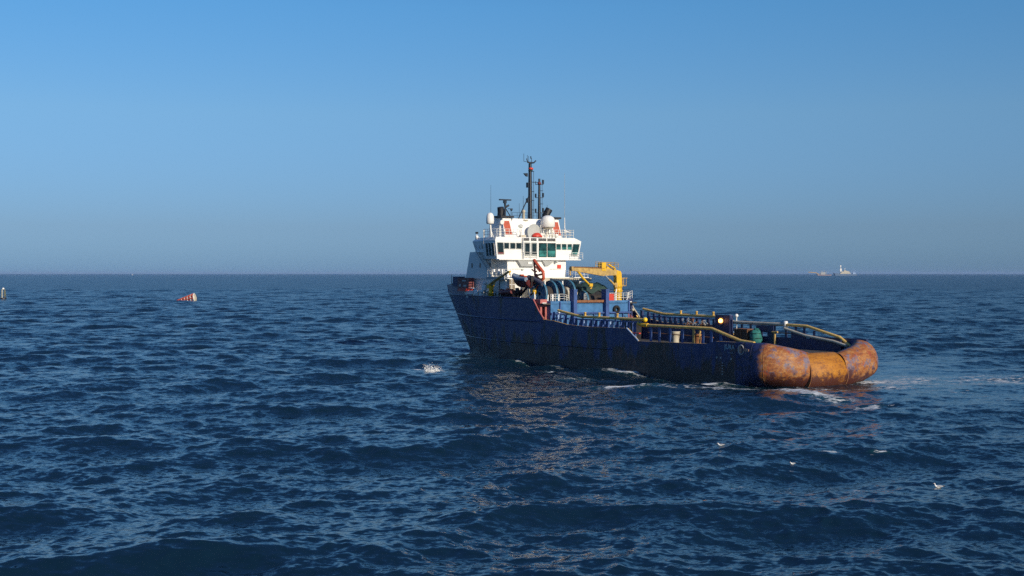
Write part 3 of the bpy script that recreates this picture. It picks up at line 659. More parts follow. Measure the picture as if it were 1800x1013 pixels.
# fittings on the funnel house wall
mb = MB(); mb.sphere((61.75, 1.95, 20.4), .42, 16, 8, 0, (.35, 1, .75)); mb.sphere((61.6, 1.9, 20.35), .14, 8, 6, 1); mb.build('searchlight', ['frame_grey', 'white'], fh)
mb = MB(); mb.sphere((62.1, .8, 21.45), .5, 14, 6, 0, (.5, 1, .5), math.pi / 2, math.pi); mb.build('wall_lamp', 'cream', fh)
mb = MB(); mb.box(61.2, 61.26, 2.2, 2.28, 18.7, 19.9); mb.build('wall_pipe', 'grey', fh)
mb = MB(); mb.lathe((60.75, .1, 19.45), (1, 0, 0), [(.001, -.05), (1.25, -.05), (1.3, 0), (1.25, .05), (.001, .05)], 40, smooth=False); mb.build('grey_disc', 'frame_grey', ship)
mb = MB(); mb.sphere((60.4, -.15, 18.75), .85, 18, 7, 0, (.8, 1, .75), 0, math.pi / 2); mb.box(60.2, 61, -1.05, -.95, 18.6, 18.9); mb.build('raft_cover', 'red', ship)
# large and small radomes
mb = MB(); mb.lathe((60.4, -2.25, 20.35), (0, 0, 1), [(.7, -.12), (1.06, -.06), (1.12, 0), (1.12, .95), (1.06, 1.2), (.92, 1.45), (.68, 1.65), (.36, 1.77), (.001, 1.8)], 28); mb.lathe((60.4, -2.25, 19.95), (0, 0, 1), [(.5, 0), (.85, .2), (.85, .32), (.001, .32)], 16, 1)
for k in range(4): a = R(45 + 90 * k); mb.tube([(60.4 + .6 * math.cos(a), -2.25 + .6 * math.sin(a), 20.0), (60.4 + .75 * math.cos(a), -2.25 + .75 * math.sin(a), 18.62)], .07, 6, 1)
mb.build('radome', ['white', 'cream'], ship)
mb = MB(); mb.lathe((60.8, 8.25, 20.6), (0, 0, 1), [(.001, -.02), (.5, 0), (.58, .1), (.6, .6), (.57, 1.2), (.42, 1.55), (.15, 1.72), (.001, 1.73)], 20); mb.tube([(60.8, 8.25, 21.0), (60.8, 8.05, 18.6)], .13, 8); mb.lathe((61.0, 7.9, 20.65), (0, 0, 1), [(.3, 0), (.3, 1.15), (.001, 1.2)], 12)
mb.tube([(60.8, 7.6, 18.4), (60.8, 8.2, 20.0)], .06, 6); mb.build('radome', 'white', ship)
mb = MB(); mb.box(60.6, 61.8, -4.4, -1.0, 18.62, 19.15); mb.tube([(60.5, -3.2, 18.6), (60.5, -3.2, 19.9)], .08, 6); mb.tube([(60.5, -1.2, 18.6), (60.5, -.9, 20.6)], .05, 6); mb.tube([(60.5, -1.5, 18.6), (60.5, -1.5, 19.7)], .06, 6)
mb.sphere((60.4, -1.0, 19.1), .3, 8, 6); mb.sphere((60.4, -3.9, 19.0), .3, 8, 6); mb.build('deck_fitting', 'white', ship)
# masts
def mast(name, v, z0, z1, r0, r1, u=63.2): 
    mb = MB(); mb.tube([(u, v, z0), (u, v, z0 + 1.2), (u, v, z1)], [r0 * 1.1, r0, r1], 12); return mb.build(name, 'mast', ship)
m1 = mast('main_mast', -.78, 21.5, 30.4, .36, .25)
mb = MB(); U_ = 63.2
mb.tube([(U_, -.1, 31.2), (U_, -.35, 30.6), (U_, -.8, 30.55), (U_, -1.5, 30.6), (U_, -1.9, 30.95)], [.06, .12, .16, .12, .1], 8)
for v_, z_ in ((.42, 31.95), (-.25, 31.75), (-.5, 31.6)): mb.tube([(U_, v_, 30.7), (U_, v_, z_)], .035, 5)
mb.tube([(U_, -.1, 30.7), (U_, .42, 30.75)], .035, 5); mb.tube([(U_, -1.05, 30.6), (U_, -1.05, 31.3)], .05, 6); mb.tube([(U_, -.95, 31.2), (U_, -.9, 31.6)], .09, 6)
mb.build('mast_crosshead', 'mast', m1)
mb = MB(); mb.sphere((U_ - .1, -.85, 29.6), .42, 12, 6, 0, (1, 1, .55)); mb.sphere((U_ - .1, -.8, 29.3), .4, 12, 6, 1, (1, 1, .3)); mb.build('navigation_light', ['red', 'tarp'], m1)
mb = MB(); mb.prism([(U_, -.35, 28.9), (U_, .35, 28.85), (U_, -.1, 28.4), (U_, -.35, 28.35)], (.3, 0, 0)); mb.box(U_ - .3, U_ + .2, -.35, -.15, 26.6, 27.4); mb.box(U_ - .3, U_ + .2, -.38, -.1, 24.2, 24.9); mb.build('mast_box', 'mast', m1)
mb = MB()
mb.tube([(U_, -1.45, 21.7), (U_, -1.45, 29.2)], .035, 5)
for z_ in (29.2, 27.5, 26.0, 24.6, 23.1): mb.tube([(U_, -.8, z_), (U_, -1.55, z_)], .05, 5)
mb.tube([(U_, -1.4, 27.5), (U_, -2.4, 27.5)], .05, 5); mb.build('mast_ladder', 'mast', m1)
mb = MB(); mb.tube([(62.2, 2.1, 21.6), (U_, -.45, 25.1)], .09, 6); mb.build('mast_stay', 'mast', m1)
m2 = mast('signal_mast', -2.55, 21.5, 28.1, .24, .16)
for z_, m_ in ((27.2, 1), (25.1, 1), (22.7, 1)):
    mb = MB(); mb.tube([(U_, -3.3, z_ + .6), (U_, -3.3, z_ - .0), (U_, -1.85, z_ - .05), (U_, -1.85, z_ + .45)], .065, 6); mb.box(U_ - .1, U_ + .1, -3.4, -3.2, z_ + .1, z_ + .75)
    if z_ < 27: mb.box(U_ - .1, U_ + .1, -1.95, -1.75, z_, z_ + .6)
    mb.build('light_bracket', 'mast', m2)
mb = MB(); mb.tube([(U_, -3.1, 21.7), (U_, -3.1, 28.0)], .03, 5)
for z_ in (22.0, 24.1, 26.2): mb.tube([(U_, -2.6, z_), (U_, -3.3, z_)], .04, 5)
mb.build('mast_ladder', 'mast', m2)
mb = MB(); mb.sphere((U_ - .1, -2.5, 27.35), .32, 10, 6, 0, (1, 1, .8)); mb.build('navigation_light', 'maroon', m2)
# radar scanner
mb = MB(); mb.tube([(63, 4.1, 21.9), (63, 4.05, 23.2), (63, 4.1, 24.1)], [.16, .13, .2], 8); mb.tube([(63, 3.9, 23.4), (63, 3.4, 23.7)], .16, 8); mb.tube([(63, 4.0, 23.2), (63, 2.9, 21.7)], .07, 6); mb.tube([(62.0, 4.9, 22), (62.9, 4.2, 23.2)], .08, 6); mb.box(62.8, 63.2, 3.9, 4.35, 24.0, 24.4); rd = mb.build('radar_post', 'mast', ship)
mb = MB(); mb.box(62.85, 63.15, 3.0, 5.15, 24.42, 24.62); mb.build('radar_scanner', 'mast', rd)
mb = MB(); mb.tube([(63, 2.95, 21.7), (63, 2.95, 23.1)], .04, 6); mb.box(62.9, 63.1, 2.7, 3.5, 23.1, 23.2); mb.sphere((63, 2.9, 23.0), .2, 8, 5); mb.build('anemometer', 'mast', ship)
railing([(62.3, 3.2, 21.6), (62.3, -3.3, 21.65)], .95, 1.0, r=.022, mat='mast', parent=ship, rails=(.5, 1.0))
mb = MB(); mb.lathe((62.3, 1.05, 21.6), (0, 0, 1), [(.2, 0), (.2, 1.0), (.26, 1.05), (.26, 1.3), (.12, 1.42), (.001, 1.42)], 14); mb.build('beacon', 'cream', ship)
for u_, v_, z0, z1, r_, mt in ((61, 8.0, 22.4, 26.6, .03, 'mast'), (61.5, -6.3, 18.6, 19.6, .1, 'white'), (61.5, -6.3, 19.6, 21.9, .07, 'white'), (61.5, -6.3, 21.9, 29.0, .035, 'grey'), (62.5, 1.75, 21.6, 24.0, .035, 'mast'), (62.5, 1.0, 21.6, 25.2, .04, 'mast'), (62.5, -3.6, 21.7, 23.9, .04, 'mast'), (61, 9.3, 17.5, 19.8, .03, 'grey'), (86.0 - .8, .6, 10.5, 12.9, .07, 'mast')):
    if mt == 'white' and z0 > 19: continue
    if mt == 'white': z1 = 21.9
    mb = MB(); mb.tube([(u_, v_, z0), (u_, v_, z1)], [r_, r_ * .6], 6); mb.build('whip_antenna', mt, ship)
mb = MB(); mb.prism([(61.4, -6.1, 20.0), (61.4, -7.4, 19.6), (61.4, -7.4, 19.5), (61.4, -6.1, 19.8)], (.1, 0, 0)); mb.tube([(61.4, -6.6, 18.6), (61.4, -6.3, 20.2)], .06, 6); mb.build('antenna_brace', 'white', ship)
mb = MB(); mb.tube([(84.5, .8, 10.9), (84.5, .8, 11.3), (82.0, 1.6, 11.3), (82.0, 1.6, 10.9)], .1, 8); mb.box(81.8, 85.2, -.8, 1.2, 10.3, 11.15); mb.build('bow_fairlead', 'mast', ship)

# ---- forecastle gear
wl = empty('anchor_windlass', (0, 0, 0)); wl.parent = ship
mb = MB(); mb.box(66.0, 69.4, 6.1, 7.3, 9.2, 9.6); mb.lathe((66.2, 6.2, 9.8), (0, 1, 0), [(.001, 0), (.7, 0), (.7, .15), (.42, .2), (.42, 1.2), (.7, 1.25), (.7, 1.4), (.001, 1.4)], 20); mb.box(67.2, 69.6, 6.4, 7.5, 9.7, 10.3); mb.tube([(67.0, 7.1, 9.6), (67.0, 7.1, 10.6), (68.2, 7.1, 10.7)], .12, 8); mb.build('windlass_drum', 'white', wl)
mb = MB(); mb.lathe((65.0, 7.3, 9.2), (0, 0, 1), [(.55, 0), (.4, .2), (.28, .7), (.42, 1.1), (.42, 1.2), (.001, 1.25)], 16); mb.build('capstan', 'white', wl)
mb = MB()
for dv in (-.35, .35): mb.tube([(64.3, 7.2 + dv, 8.7), (64.3, 7.2 + dv * .6, 10.4)], .1, 6)
mb.tube([(64.3, 7.2, 10.1), (64.1, 7.2, 10.9), (64.1, 7.1, 11.2)], [.45, .4, .28], 12); mb.sphere((64.1, 7.1, 11.45), .4, 12, 6, 0, (1, 1, .6)); mb.build('cowl_ventilator', 'white', ship)
mb = MB()
for u_, h_ in ((66.9, 1.9), (65.9, 1.5), (63.2, 1.7), (62.2, 1.5), (60.2, 1.3), (59.2, 1.2), (58.2, 1.1)): mb = MB().lathe((u_, 7.0 if u_ > 65 else 7.8, 8.7), (0, 0, 1), [(.13, 0), (.13, h_), (.24, h_), (.24, h_ + .12), (.001, h_ + .12)], 10).build('air_pipe', 'white', ship)
railing([(68, 8.05, 9.55), (62.4, 8.4, 9.5)], .7, 1.1, r=.03, parent=ship, rails=(1.0,))
# red bow locker with pale plates; its shade is painted maroon, lit base red
lk = MB(); lk.box(68.2, 71.6, 6.6, 7.6, 10.6, 12.3, 0); lk.box(71.6, 73.4, 6.2, 7.4, 10.9, 12.5, 1); lk.prism([(73.4, 6.4, 10.9), (76.4, 5.3, 10.9), (73.4, 6.4, 12.2)], (0, .3, 0), 1)
lk.prism([(68.3, 6.7, 10.6), (68.3, 7.9, 10.6), (68.6, 7.9, 10.2), (68.6, 6.7, 10.2)], (2.6, 0, 0), 2)
lk.build('bow_locker', ['maroon', 'navy', 'red'], ship)
mb = MB()
for u_, z_, w_, h_ in ((69.6, 11.85, 1.1, .22), (70.8, 11.1, .5, .4), (69.3, 11.05, .9, .28)): mb.box(u_ - w_ / 2, u_ + w_ / 2, 7.6, 7.63, z_ - h_ / 2, z_ + h_ / 2)
mb.build('locker_plate', 'frame_grey', ship)
# small yellow crane on the port forecastle
sc_ = MB(); B_ = (61.2, 7.8)
sc_.lathe((B_[0], B_[1], 8.6), (0, 0, 1), [(.42, .1), (.42, .15), (.4, .16), (.42, 1.3), (.5, 1.32), (.5, 1.45), (.36, 1.5), (.36, 2.6), (.001, 2.65)], 16); sc_.box(B_[0] - .2, B_[0] + .5, B_[1] - .1, B_[1] + .5, 10.7, 11.3)
sc_.box(B_[0] - .1, B_[0] + .2, B_[1] - .9, B_[1] - .45, 9.2, 10.2, 1)
sco = sc_.build('small_crane', ['yellow', 'black'], ship)
mb = MB(); mb.tube([(61.6, 7.95, 11.15), (59.2, 8.0, 12.1), (55.9, 8.05, 13.25)], [.30, .25, .17], 4, smooth=False); mb.build('boom', 'boom', sco)
mb = MB(); mb.box(55.5, 56.1, 7.9, 8.2, 13.15, 13.4); mb.tube([(55.7, 8.05, 13.2), (55.7, 8.05, 12.7)], .07, 6); mb.build('boom_tip', 'yellow', sco)
mb = MB(); mb.tube([(60.9, 7.95, 10.1), (59.8, 7.98, 11.75)], .1, 8); mb.build('lift_cylinder', 'yellow', sco)

# ---- large yellow knuckle-boom crane, starboard forecastle
CU, CV = 48.3, -6.75
cr = MB(); cr.lathe((CU, CV, 8.9), (0, 0, 1), [(.72, 0), (.72, .1), (.62, .14), (.62, 1.3), (.68, 1.32), (.68, 1.5), (.60, 1.55), (.66, 2.05), (.72, 2.1), (.72, 2.3), (.5, 2.35), (.001, 2.35)], 24)
for k in range(12): a = 2 * math.pi * k / 12; cr.tube([(CU + .69 * math.cos(a), CV + .69 * math.sin(a), 10.4), (CU + .69 * math.cos(a), CV + .69 * math.sin(a), 10.52)], .04, 5)
crane = cr.build('deck_crane', 'yellow', ship)
mb = MB(); mb.prism([(CU - .38, CV + .5, 11.2), (CU - .38, CV - .5, 11.2), (CU - .38, CV - .42, 13.0), (CU - .38, CV - .25, 13.35), (CU - .38, CV + .6, 13.55), (CU - .38, CV + 2.7, 14.15), (CU - .38, CV + 3.0, 13.9), (CU - .38, CV + 2.7, 13.55), (CU - .38, CV + 1.0, 13.0), (CU - .38, CV + .55, 12.6)], (.76, 0, 0))
mb.build('slewing_column', 'yellow', crane)
mb = MB(); mb.prism([(CU - .55, CV + .6, 13.45), (CU - .55, CV + .7, 12.75), (CU - .55, CV + 3.2, 12.62), (CU - .55, CV + 7.6, 13.25), (CU - .55, CV + 8.6, 13.4), (CU - .55, CV + 8.95, 13.55), (CU - .55, CV + 8.95, 14.0), (CU - .55, CV + 3, 13.82)], (.5, 0, 0))
mb.build('main_boom', 'boom', crane)
mb = MB()
for k in range(16): v_ = CV + 3.2 + k * .36; mb.box(CU - .57, CU - .03, v_ - .05, v_ + .05, 13.83 + .0 * k, 13.96 + .005 * k)
mb.tube([(CU - .6, CV + 3, 13.75), (CU - .6, CV + 8.6, 13.92)], .04, 5); mb.build('hose_run', 'rust', crane)
mb = MB(); mb.box(CU - .58, CU + .0, CV + 8.7, CV + 9.05, 13.35, 14.05); mb.tube([(CU - .25, CV + 9.1, 13.4), (CU - .25, CV + 9.1, 12.7)], .12, 8); mb.tube([(CU - .62, CV + 8.9, 13.7), (CU + .08, CV + 8.9, 13.7)], .2, 12); mb.build('boom_knuckle', 'boom', crane)
mb = MB(); mb.tube([(CU - .3, CV + 7.7, 13.3), (CU - .3, CV + 6.9, 12.4), (CU - .3, CV + 5.6, 11.35)], [.17, .17, .13], 10); mb.box(CU - .5, CU - .1, CV + 5.1, CV + 5.7, 11.05, 11.5); mb.tube([(CU - .3, CV + 5.2, 11.1), (CU - .3, CV + 5.2, 10.8), (CU - .3, CV + 5.5, 10.75)], .08, 6); mb.build('folded_jib', 'yellow', crane)
mb = MB(); mb.tube([(CU - .6, CV + 2.9, 12.75), (CU - .55, CV + 2.0, 12.0)], .09, 8, 1); mb.tube([(CU - .55, CV + 2.1, 12.1), (CU - .5, CV + .85, 11.15)], .16, 10, 0); mb.box(CU - .7, CU - .3, CV + .6, CV + 1.1, 10.9, 11.6, 0); mb.build('lift_cylinder', ['boom', 'grey'], crane)
mb = MB(); mb.box(CU - .62, CU + .4, CV + 2.7, CV + 3.5, 13.4, 14.65); mb.tube([(CU - .7, CV + 2.4, 14.4), (CU - .7, CV + 1.0, 13.7)], .12, 8); mb.build('winch_box', 'yellow', crane)
railing([(CU - .5, CV + 4.6, 13.9), (CU - .5, CV + .3, 13.75), (CU + .6, CV + .2, 13.75), (CU + .6, CV + 3, 13.8)], .85, .75, r=.035, mat='boom', parent=crane)
mb = MB(); mb.box(CU - .5, CU + .5, CV - 1.25, CV - .5, 11.1, 11.2)
for v_ in (-.62, -1.2):
    for u_ in (-.5, .5): mb.tube([(CU + u_, CV + v_, 11.15), (CU + u_, CV + v_, 12.35)], .05, 6)
mb.tube([(CU - .5, CV - .6, 12.3), (CU - .5, CV - 1.45, 12.3), (CU + .5, CV - 1.45, 12.3), (CU + .5, CV - .6, 12.3)], .06, 6)
for k in range(6): mb.tube([(CU - .5, CV - .55, 11.3 + .18 * k), (CU - .5, CV - .8, 11.3 + .18 * k)], .035, 5)
mb.build('operator_platform', 'boom', crane)
mb = MB(); mb.tube([(46.6, -5.0, 8.98), (46.6, -5.0, 10.1), (46.6, -5.15, 10.7)], [.16, .13, .08], 8); mb.build('goose_neck_pipe', 'white', ship)
mb = MB(); mb.tube([(47, -7.3, 9.0), (47, -7.6, 9.4), (47, -7.75, 10.2)], [.12, .1, .14], 8); mb.build('goose_neck_pipe', 'white', ship)

# ---- orange-red boat davit
dv = MB(); DU, DV = 50.9, 6.6
fr = [(51.6, 6.4, 15.0), (50.2, 6.4, 13.9), (49.2, 6.4, 13.2), (49.1, 6.4, 12.3), (49.8, 6.4, 11.9), (51.2, 6.4, 12.6)]
dv.tube(fr, .25, 6); dv.tube([(51.6, 6.4, 15.0), (51.4, 6.4, 13.6), (51.3, 6.4, 12.6)], .16, 6)
dv.tube([(51.7, 6.7, 13.6), (50.9, 6.7, 13.2), (50.4, 6.7, 13.35)], .1, 6); dv.tube([(50.9, 6.6, 14.0), (50.3, 6.6, 13.7), (49.8, 6.6, 13.3)], .13, 6); dv.tube([(51.3, 6.5, 12.9), (50.4, 6.5, 12.75), (49.4, 6.5, 12.9)], .15, 6)
dav = dv.build('boat_davit', 'orange', ship)
mb = MB(); mb.tube([(52.3, 6.9, 12.45), (51.2, 6.8, 12.2), (50.0, 6.7, 11.85), (49.0, 6.6, 11.45)], [.36, .38, .36, .32], 14)
mb.build('davit_cylinder', paint('scuffed_dark_cylinder', (.05, .06, .10), .5, .6, (.32, .28, .26), var=.4, scale=4), dav)
mb = MB(); mb.tube([(52.7, 6.7, 11.2), (53.9, 6.7, 10.3), (55.6, 6.7, 9.2)], [.2, .17, .15], 6); mb.build('davit_leg', 'black', dav)
mb = MB(); mb.tube([(52.0, 6.5, 11.9), (52.1, 6.5, 8.8)], .15, 8, 1); mb.tube([(50.2, 6.6, 11.3), (51.2, 6.6, 10.3), (53.2, 6.6, 9.2)], .11, 6, 0); mb.lathe((51.0, 6.7, 9.9), (0, 0, 1), [(.001, 0), (.28, .05), (.36, .5), (.28, .9), (.001, 1.0)], 12, 2); mb.box(50.8, 51.3, 6.4, 6.9, 8.7, 9.9, 1)
mb.tube([(51.6, 6.9, 8.8), (52.6, 6.9, 11.3)], .08, 6, 1); mb.tube([(50.6, 6.9, 8.7), (50.9, 6.9, 11.2)], .06, 6, 1); mb.build('davit_base', ['orange', 'white', 'yellow'], dav)
# two boats
def boat(name, loc, rz, tilt, L, label, tubem, hullm, group=None):
    r = aboard(name, loc, rz, label, 'boat', group); r.rotation_euler = (0, 0, SHIP_RZ + rz)
    mb = MB(); n = 14; rows = []
    for i in range(n + 1):
        f = i / n; x = -L / 2 + L * f; wdt = .85 * (1 - max(0, (f - .45) / .55) ** 2.4) + .02; dz = .35 * max(0, (f - .5) / .5) ** 2; ke = -1.1 + .8 * max(0, (f - .6) / .4) ** 2
        rows.append([(x, wdt, .1 + dz), (x, wdt * .85, -.5 + dz * .8), (x, .02, ke), (x, -wdt * .85, -.5 + dz * .8), (x, -wdt, .1 + dz)])
    vs = [p for w_ in rows for p in w_]; fs = [(i * 5 + k, (i + 1) * 5 + k, (i + 1) * 5 + k + 1, i * 5 + k + 1) for i in range(n) for k in range(4)] + [(0, 1, 2, 3, 4)]
    mb.add(vs, fs, 0, True); mb.build('hull', hullm, r)
    mb = MB(); pts = [(rows[i][0][0], rows[i][0][1], rows[i][0][2] + .1) for i in range(n + 1)] + [(rows[i][4][0], rows[i][4][1], rows[i][4][2] + .1) for i in range(n, -1, -1)]
    mb.tube(pts, .33, 10); mb.build('tube', tubem, r)
    mb = MB(); mb.box(-.9, .2, -.3, .3, -.1, .65); mb.prism([(.2, -.3, .3), (.2, .3, .3), (.5, .3, .3), (.5, -.3, .3)], (-.2, 0, .5)); mb.build('console', 'orange', r)
    mb = MB(); mb.box(-L / 2 - .35, -L / 2 + .05, -.22, .22, -.1, .75); mb.box(-L / 2 - .25, -L / 2 - .1, -.08, .08, -.8, -.1); mb.build('outboard_motor', 'black', r)
    mb = MB(); mb.box(-L / 2 + .3, L / 2 - 1.2, -.62, .62, -.12, -.05); mb.build('floor', 'grey', r)
    r.rotation_euler = (Matrix.Rotation(SHIP_RZ + rz, 4, 'Z') @ Matrix.Rotation(tilt, 4, 'Y')).to_euler()
    return r
boat('rescue_boat', (53.2, 7.4, 12.05), 0, R(-3), 4.6, 'grey inflatable rescue boat with maroon hull hanging high in the orange davit', 'boat_grey', 'maroon')
boat('work_boat', (56.6, 7.6, 9.95), R(2), R(4), 4.2, 'dull maroon workboat sitting low behind the forecastle rail beside the small yellow crane', 'maroon', 'black')

# ---- loose gear aboard
r = aboard('covered_reel', (50.6, -3.1, 8.7), 0, 'dark green tarpaulin cover draped over gear beside the yellow crane', 'cover')
mb = MB(); n = 14; top = []
for i in range(n + 1):
    for k in range(9):
        x = -1.3 + 2.6 * k / 8; y = 2.3 - 4.8 * i / n; e = min(1, 3 * min(k, 8 - k) / 8 + .25) * min(1, 4 * min(i, n - i) / n + .3)
        top.append((x, y, 2.1 + .75 * e + .18 * math.sin(i * 1.7) * math.cos(k * 1.1)))
mb.add(top, [(i * 9 + k, (i + 1) * 9 + k, (i + 1) * 9 + k + 1, i * 9 + k + 1) for i in range(n) for k in range(8)], 0, True)
edge = [i * 9 for i in range(n + 1)] + [n * 9 + k for k in range(1, 9)] + [i * 9 + 8 for i in range(n - 1, -1, -1)] + list(range(7, 0, -1))
ev = [top[i] for i in edge]; lo = [(x * 1.05, y * 1.03, 1.5 + .25 * math.sin(j * .9)) for j, (x, y, z) in enumerate(ev)]
m_ = len(ev); mb.add(ev + lo, [(j, (j + 1) % m_, m_ + (j + 1) % m_, m_ + j) for j in range(m_)], 0, True); mb.build('tarpaulin', 'tarp', r)
mb = MB(); mb.box(-1.1, 1.1, -2.2, 2.0, 0, 1.7)
for k in range(6): mb.tube([(-1.15, -2.0 + .8 * k, 0), (-1.15, -2.0 + .8 * k, 1.8)], .06, 6)
mb.build('storage_rack', 'black', r)
r = aboard('red_crate', (46.6, -3.75, 8.98), 0, 'bright red crate on the blue winch house beside the yellow crane pedestal', 'crate')
mb = MB(); mb.box(-.5, .5, -.55, .55, 0, 1.0)
mb.build('body', 'red', r)
mb = MB()
for z_ in (.08, .92): 
    for y_ in (-.55, .55): mb.box(-.53, .53, y_ - .03, y_ + .03, z_ - .05, z_ + .05)
    for x_ in (-.53, .5): mb.box(x_, x_ + .03, -.52, .52, z_ - .05, z_ + .05)
mb.build('frame', 'red', r)
r = aboard('timber_crate', (20.2, -6.2, 3.3), 0, 'brown timber crate on the aft deck left of the teal net', 'crate')
mb = MB()
for k in range(9): mb.box(-1.25, 1.25, .62, .70, .05 + k * .24, .27 + k * .24); mb.box(-1.25, 1.25, -.70, -.62, .05 + k * .24, .27 + k * .24)
for k in range(6): mb.box(-1.33, -1.255, -.62 + k * .21, -.44 + k * .21, 0.05, 2.2); mb.box(1.255, 1.33, -.62 + k * .21, -.44 + k * .21, .05, 2.2)
mb.box(-1.24, 1.24, -.61, .61, .05, 2.1); mb.build('planks', 'brown', r)
mb = MB()
for x_ in (-1.2, 0, 1.2): mb.box(x_ - .06, x_ + .06, .705, .76, 0, 2.25)
mb.box(-1.35, 1.35, -.72, .77, 2.26, 2.34); mb.build('battens', 'rust', r)
r = aboard('net_bundle', (18.0, -6.1, 3.3), 0, 'rounded teal green net bundle standing on the aft deck', 'net')
mb = MB(); vs = []; n, m_ = 20, 12
for i in range(m_ + 1):
    th = math.pi * i / m_
    for k in range(n):
        ph = 2 * math.pi * k / n; rr = 1 + .09 * math.sin(3 * ph + 5 * th) + .06 * math.sin(7 * ph - 4 * th)
        vs.append((.8 * rr * math.sin(th) * math.cos(ph), .8 * rr * math.sin(th) * math.sin(ph), 1.2 + 1.2 * rr * math.cos(th)))
mb.add(vs, [(i * n + k, (i + 1) * n + k, (i + 1) * n + (k + 1) % n, i * n + (k + 1) % n) for i in range(m_) for k in range(n)], 0, True); mb.build('netting', 'teal', r)
mb = MB()
for k in range(5): th = math.pi * (k + 1) / 6; mb.tube([(.86 * math.sin(th) * math.cos(2 * math.pi * j / 18), .86 * math.sin(th) * math.sin(2 * math.pi * j / 18), 1.2 + 1.26 * math.cos(th)) for j in range(19)], .035, 5)
mb.build('rope', 'tarp', r)
# deck clutter along the port rail: wire coils
r = aboard('chain_pile', (34.5, 6.4, 3.3), 0, 'heap of rusty chain and wire behind the port cargo rail', 'chain')
mb = MB()
for k in range(60):
    a = random.uniform(0, 6.28); rad = random.uniform(.1, 1.2); c = Vector((rad * math.cos(a) * 1.6, rad * math.sin(a) * .8, .15 + (1.25 - rad) * random.uniform(0, 1.9)))
    ax = Vector((random.uniform(-1, 1), random.uniform(-1, 1), random.uniform(-1, 1))).normalized(); b_ = ax.orthogonal().normalized(); c_ = ax.cross(b_)
    mb.tube([c + b_ * .26 * math.cos(t_) + c_ * .15 * math.sin(t_) for t_ in [math.pi * 2 * j / 8 for j in range(9)]], .055, 5)
mb.build('links', 'rust', r)
r = aboard('scrap_pile', (31.0, -7.0, 5.7), 0, 'tangle of grey shackles and wire on the starboard barrier top', 'gear')
mb = MB()
for k in range(46):
    c = Vector((random.uniform(-2.6, 2.6), random.uniform(-.3, .3), random.uniform(.0, .9) * random.choice((.4, 1))))
    ax = Vector((random.uniform(-1, 1), random.uniform(-1, 1), random.uniform(-1, 1))).normalized(); b_ = ax.orthogonal().normalized(); c_ = ax.cross(b_)
    mb.tube([c + b_ * .24 * math.cos(t_) + c_ * .17 * math.sin(t_) for t_ in [math.pi * 2 * j / 8 for j in range(9)]], .05, 5, k % 2)
mb.build('shackles', ['grey', 'rust'], r)

# ================================================================== OTHER THINGS ON THE WATER
SEA_THINGS = []
# far supply vessel and lift barge on the horizon
fs = empty('distant_ship', (2540 * .78, 9966 * .78, 0), R(182), 'small white and grey vessel far off on the right horizon', 'ship')
mb = MB(); prof = [(-66, 0), (-66, 10), (-10, 9), (20, 10), (60, 14), (72, 17), (62, 0)]
mb.prism([(x, -11, z) for x, z in prof], (0, 22, 0)); mb.build('hull', paint('far_hull_paint', (.06, .12, .22), .5, .2), fs)
mb = MB(); mb.box(-28, 34, -9, 9, 11, 17); mb.box(-22, 26, -9, 9, 17.1, 25); mb.prism([(10, -8, 25.1), (-18, -8, 25.1), (4, -8, 32), (10, -8, 32)], (0, 16, 0)); mb.build('superstructure', 'cream', fs)
mb = MB(); mb.box(24, 34, -5, 5, 25, 42); mb.tube([(29, 0, 42), (29, 0, 62)], 2.2, 8); mb.box(26, 33, -3, 3, 54, 60); mb.build('mast', 'white', fs)
mb = MB(); mb.box(-58, -42, -9, 9, 10, 18); 
for x in (-56, -50, -44): mb.tube([(x, 0, 18), (x, 0, 36)], 1.2, 6)
mb.build('deck_frame', 'ltblue', fs)
mb = MB(); mb.tube([(4, 0, 30), (4, 0, 40)], 1, 6); mb.sphere((4, 0, 42), 3, 10, 6); mb.build('radome', 'white', fs)
bz_ = empty('distant_barge', (2375 * .78, 9966 * .78, 0), R(180), 'faint low barge with a yellowish boom left of the far white vessel', 'barge')
mb = MB(); mb.prism([(-42, -9, -1), (36, -9, -1), (42, -9, 7), (-46, -9, 7)], (0, 18, 0)); mb.build('hull', paint('far_barge_paint', (.22, .17, .18), .6, .3), bz_)
mb = MB(); mb.tube([(28, 0, 7), (46, 0, 17), (92, 0, 21)], 2.6, 6); mb.build('boom', 'boom', bz_)
mb = MB(); 
for x in (-14, -4, 8, 16): mb.tube([(x, 0, 6), (x, 0, 30)], 1.3, 6)
mb.box(-8, 20, -6, 6, 7, 20); mb.build('gantry', 'grey', bz_)
ds = empty('distant_sail', (-2900, 10000, 0), 0, 'tiny pale speck of a boat near the horizon above the red lattice float', 'boat')
mb = MB(); mb.prism([(-9, -3, 0), (9, -3, 0), (12, -3, 4), (-10, -3, 4)], (0, 6, 0)); ds.scale = (.6, .6, .6); mb.build('hull', 'grey', ds)
mb = MB(); mb.box(-5, 3, -2, 2, 4, 9); mb.tube([(0, 0, 9), (0, 0, 15)], .5, 6); mb.build('cabin', 'white', ds)
